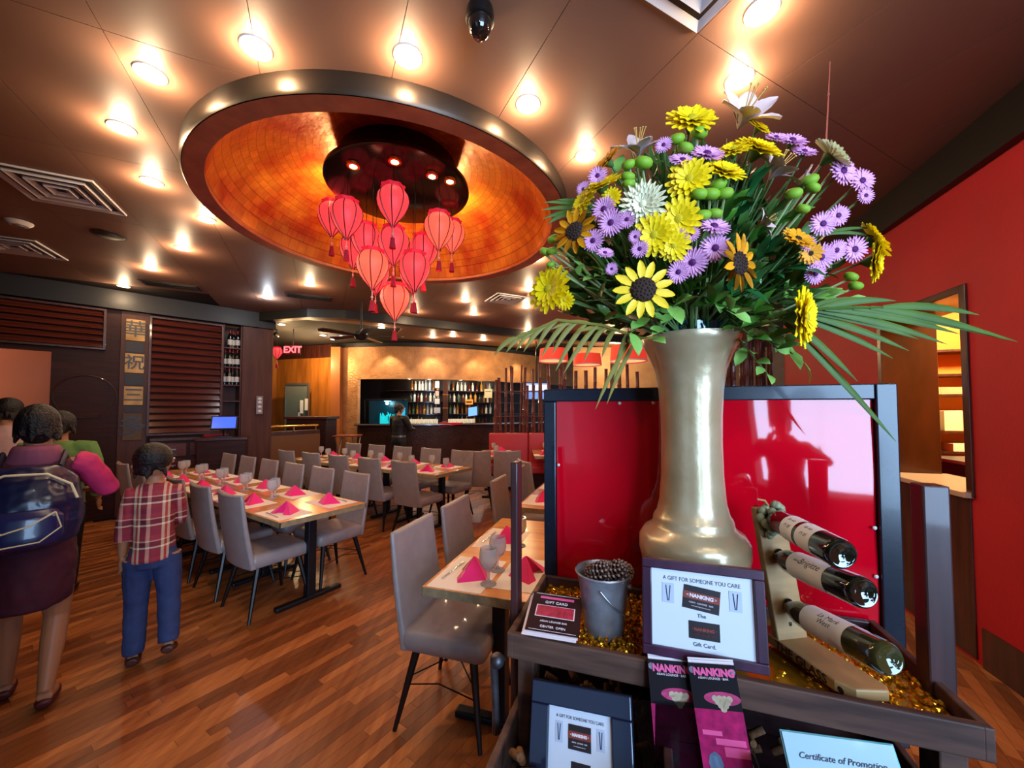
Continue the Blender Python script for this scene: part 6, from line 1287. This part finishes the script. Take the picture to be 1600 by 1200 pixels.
remesh(mb, 'pack_body', mat('navy_nylon', '#141a46', .32, coat=.2, noise_=(6, '#0c1030', .3)), .010, 4, bk, (.08, .018))
mb = MB(); oval(mb, [(.575, .080, .030, 0, -.215), (.60, .096, .034, 0, -.213), (.66, .092, .030, 0, -.208), (.68, .075, .02, 0, -.20)], h); remesh(mb, 'front_pocket', mat('navy_pocket', '#191f52', .3, coat=.3), .009, 3, bk)
m_cord = mat('pale_drawcord', '#d8cfa8', .6)
arc = [(-.105, -.17, .705), (-.09, -.19, .755), (-.03, -.19, .785), (.05, -.185, .782), (.10, -.18, .745), (.115, -.185, .70)]
MB().path([V(p) * h for p in arc], .006, 6).obj('drawcord', m_cord, bk); MB().path([V(p) * h for p in [(-.075, -.238, .655), (-.02, -.250, .625), (.03, -.250, .640), (.078, -.236, .672)]], .0045, 6).obj('drawcord', m_cord, bk)
MB().path([V(p) * h for p in [(-.085, -.236, .60), (-.03, -.252, .585), (.05, -.250, .590), (.09, -.236, .625), (.078, -.238, .672)]], .0035, 6).obj('drawcord', m_cord, bk)
for s in (-1, 1): MB().path([V(p) * h for p in [(s * .065, -.10, .79), (s * .066, -.03, .83), (s * .066, .055, .77), (s * .066, .07, .68), (s * .07, -.07, .585)]], .012, 8, flat=2.2).obj('shoulder_strap', mat('navy_strap_%d' % len(MATS), '#0e1230', .6), bk)
# --- boy in a plaid shirt
h = 1.34
def plaid():
    m_ = mat('red_plaid', '#7a2430', .75); nt = m_.node_tree; L_ = nt.links; tc = nt.nodes.new('ShaderNodeTexCoord'); sp = nt.nodes.new('ShaderNodeSeparateXYZ'); L_.new(tc.outputs['Object'], sp.inputs[0])
    def stripes(sock, freq, stops):
        mu = nt.nodes.new('ShaderNodeMath'); mu.operation = 'MULTIPLY'; mu.inputs[1].default_value = freq; L_.new(sock, mu.inputs[0]); fr2 = nt.nodes.new('ShaderNodeMath'); fr2.operation = 'FRACT'; L_.new(mu.outputs[0], fr2.inputs[0])
        rp = nt.nodes.new('ShaderNodeValToRGB'); rp.color_ramp.interpolation = 'CONSTANT'; e = rp.color_ramp.elements; e[0].position = 0; e[0].color = (*hexc(stops[0][1]), 1); e[1].position = stops[1][0]; e[1].color = (*hexc(stops[1][1]), 1)
        for p_, c_ in stops[2:]: k = e.new(p_); k.color = (*hexc(c_), 1)
        L_.new(fr2.outputs[0], rp.inputs[0]); return rp.outputs[0]
    a = stripes(sp.outputs[0], 7.5, [(0, '#8a2434'), (.38, '#e8d8b0'), (.48, '#c04a44'), (.56, '#e8d8b0'), (.64, '#6a1a2c'), (.86, '#d8a890')]); b = stripes(sp.outputs[2], 7.5, [(0, '#8a2434'), (.42, '#ecd9b4'), (.50, '#5a1626'), (.72, '#e0b898'), (.78, '#a03440')])
    mx = nt.nodes.new('ShaderNodeMix'); mx.data_type = 'RGBA'; mx.inputs['Factor'].default_value = .5; L_.new(a, mx.inputs['A']); L_.new(b, mx.inputs['B']); L_.new(mx.outputs['Result'], nt.nodes['Principled BSDF'].inputs['Base Color']); return m_
m_plaid = plaid()
arms = [((.076, 0, .78), (.086, .05, .645), (.065, .13, .60), 1), ((-.076, 0, .78), (-.098, -.01, .64), (-.104, .0, .50), -1)]
legs = [((.05, 0, .49), (.065, -.015, .285), (.075, -.07, .10), (.08, -.02, .045)), ((-.05, 0, .49), (-.055, .02, .27), (-.055, -.005, .052), (-.065, .075, .020))]
by = person('child in red plaid shirt and blue jeans walking away beside the table', (-2.27, 2.46, 0), R(34), h, arms, legs, m_skin, m_hair, 1.15, (.064, .066, .064), .0, R(-45), tw=.66)
mb = MB(); oval(mb, [(.475, .080, .088, 0, 0), (.49, .082, .09, 0, 0), (.56, .078, .084, 0, 0), (.64, .076, .078, 0, 0), (.72, .080, .076, 0, 0), (.775, .082, .062, 0, 0), (.81, .066, .05, 0, 0), (.825, .05, .045, 0, 0)], h)
for sh, el, wr, sd in arms: limb(mb, [(sh[0] * .6, sh[1], sh[2]), sh, V(sh).lerp(V(el), .5), el, V(el).lerp(V(wr), .5)], [.036, .038, .036, .032, .030], h)
remesh(mb, 'plaid_shirt', m_plaid, .009, 2, by, (.07, .016))
mb = MB(); oval(mb, [(.44, .080, .072, 0, 0), (.50, .086, .078, 0, 0), (.54, .080, .074, 0, 0)], h)
for lg in legs: limb(mb, [lg[0], V(lg[0]).lerp(V(lg[1]), .5), lg[1], V(lg[1]).lerp(V(lg[2]), .5), V(lg[2]) + V((0, 0, .0))], [.056, .052, .044, .042, .039], h)
remesh(mb, 'jeans', mat('blue_denim', '#253157', .85, noise_=(14, '#2f3f6a', .3)), .009, 2, by, (.05, .010))
for k, lg in enumerate(legs):
    an, toe = V(lg[2]) * h, V(lg[3]) * h; s_ = MB(); s_.path([an + V((0, -.035, -.04)), an + V((0, -.01, -.038)), an.lerp(toe, .6) + V((0, 0, -.010)), toe + V((0, .02, 0))], [.030, .038, .040, .028], 12, flat=.75); remesh(s_, 'shoe', mat('brown_shoe_%d' % k, '#4a241a', .45), .006, 2, by)
# --- plain clothes helper for the others
def clothe(t, h, arms, legs, top, bottom, shoes, sleeve=1.0, hem=.47):
    mb = MB(); oval(mb, [(hem, .110, .086, 0, 0), (.56, .104, .080, 0, 0), (.62, .098, .076, 0, 0), (.70, .108, .080, 0, 0), (.77, .114, .072, 0, 0), (.805, .090, .058, 0, 0), (.835, .052, .047, 0, 0)], h)
    for sh, el, wr, sd in arms: limb(mb, [(sh[0] * .6, sh[1], sh[2]), sh, V(sh).lerp(V(el), .5), el, V(el).lerp(V(wr), max(.12, sleeve * .85))], [.047, .050, .045, .038, .032], h)
    remesh(mb, 'shirt', top, .011, 2, t, (.08, .012))
    mb = MB(); oval(mb, [(.44, .084, .07, 0, 0), (.50, .100, .076, 0, 0), (.55, .092, .07, 0, 0)], h)
    for lg in legs: limb(mb, [lg[0], V(lg[0]).lerp(V(lg[1]), .5), lg[1], V(lg[1]).lerp(V(lg[2]), .5), V(lg[2]) + V((0, 0, -.01))], [.064, .056, .044, .040, .034], h)
    remesh(mb, 'trousers', bottom, .011, 2, t)
    for lg in legs:
        an, toe = V(lg[2]) * h, V(lg[3]) * h; s_ = MB(); s_.path([an + V((0, -.04, -.055)), an + V((0, -.01, -.05)), an.lerp(toe, .6) + V((0, 0, -.014)), toe + V((0, .02, -.004))], [.030, .038, .040, .026], 10, flat=.75); remesh(s_, 'shoe', shoes, .009, 2, t)
m_bsuit = mat('black_suit', '#0b0b0e', .6); m_bpant = mat('black_trousers', '#0e0e12', .65); m_bshoe = mat('black_shoe', '#080808', .3)
legs = [STAND(1), STAND(-1)]
arms = [((.112, 0, .79), (.15, .05, .655), (.08, .16, .655), 1), ((-.112, 0, .79), (-.15, .04, .655), (-.06, .17, .655), -1)]
p = D(623, 700, 8.9); t = person('person in black suit standing at the bar, back turned', (p.x, p.y, 0), R(-28), 1.72, arms, legs, m_skin2, m_hair2, 1.0, turn=R(-30)); clothe(t, 1.72, arms, legs, m_bsuit, m_bpant, m_bshoe)
MB().lathe([(.105 * 1.72, 0), (.106 * 1.72, .02), (.105 * 1.72, .04)], 28, (0, 0, .545 * 1.72), False, False, sy=.78).obj('belt', m_grey, t)
arms = [((.112, 0, .79), (.15, -.01, .64), (.15, .04, .50), 1), ((-.112, 0, .79), (-.15, -.01, .64), (-.15, .04, .50), -1)]
p = D(10, 700, 3.9); t = person('person in pale top going through the opening at the far left edge', (p.x, p.y, 0), R(40), 1.69, arms, legs, m_skin2, m_hair); clothe(t, 1.69, arms, legs, mat('pale_pink_top', '#c9a8a8', .8), m_bpant, m_bshoe)
p = D(92, 700, 3.3); t = person('person in green shirt half hidden behind the backpack wearer', (p.x, p.y, 0), R(35), 1.56, arms, legs, m_skin, m_hair); clothe(t, 1.56, arms, legs, mat('green_shirt', '#5f8a4a', .8), m_bpant, m_bshoe)
# the photographer, seen only as a dark reflection in the red panel
arms = [((.112, 0, .79), (.17, .10, .72), (.06, .20, .82), 1), ((-.112, 0, .79), (-.17, .10, .72), (-.08, .20, .82), -1)]
t = person('person in dark clothes behind the camera, mirrored in the red screen', (.98, -.80, 0), 0, 1.74, arms, legs, m_skin2, m_hair2); clothe(t, 1.72, arms, legs, m_bsuit, m_bpant, m_bshoe)
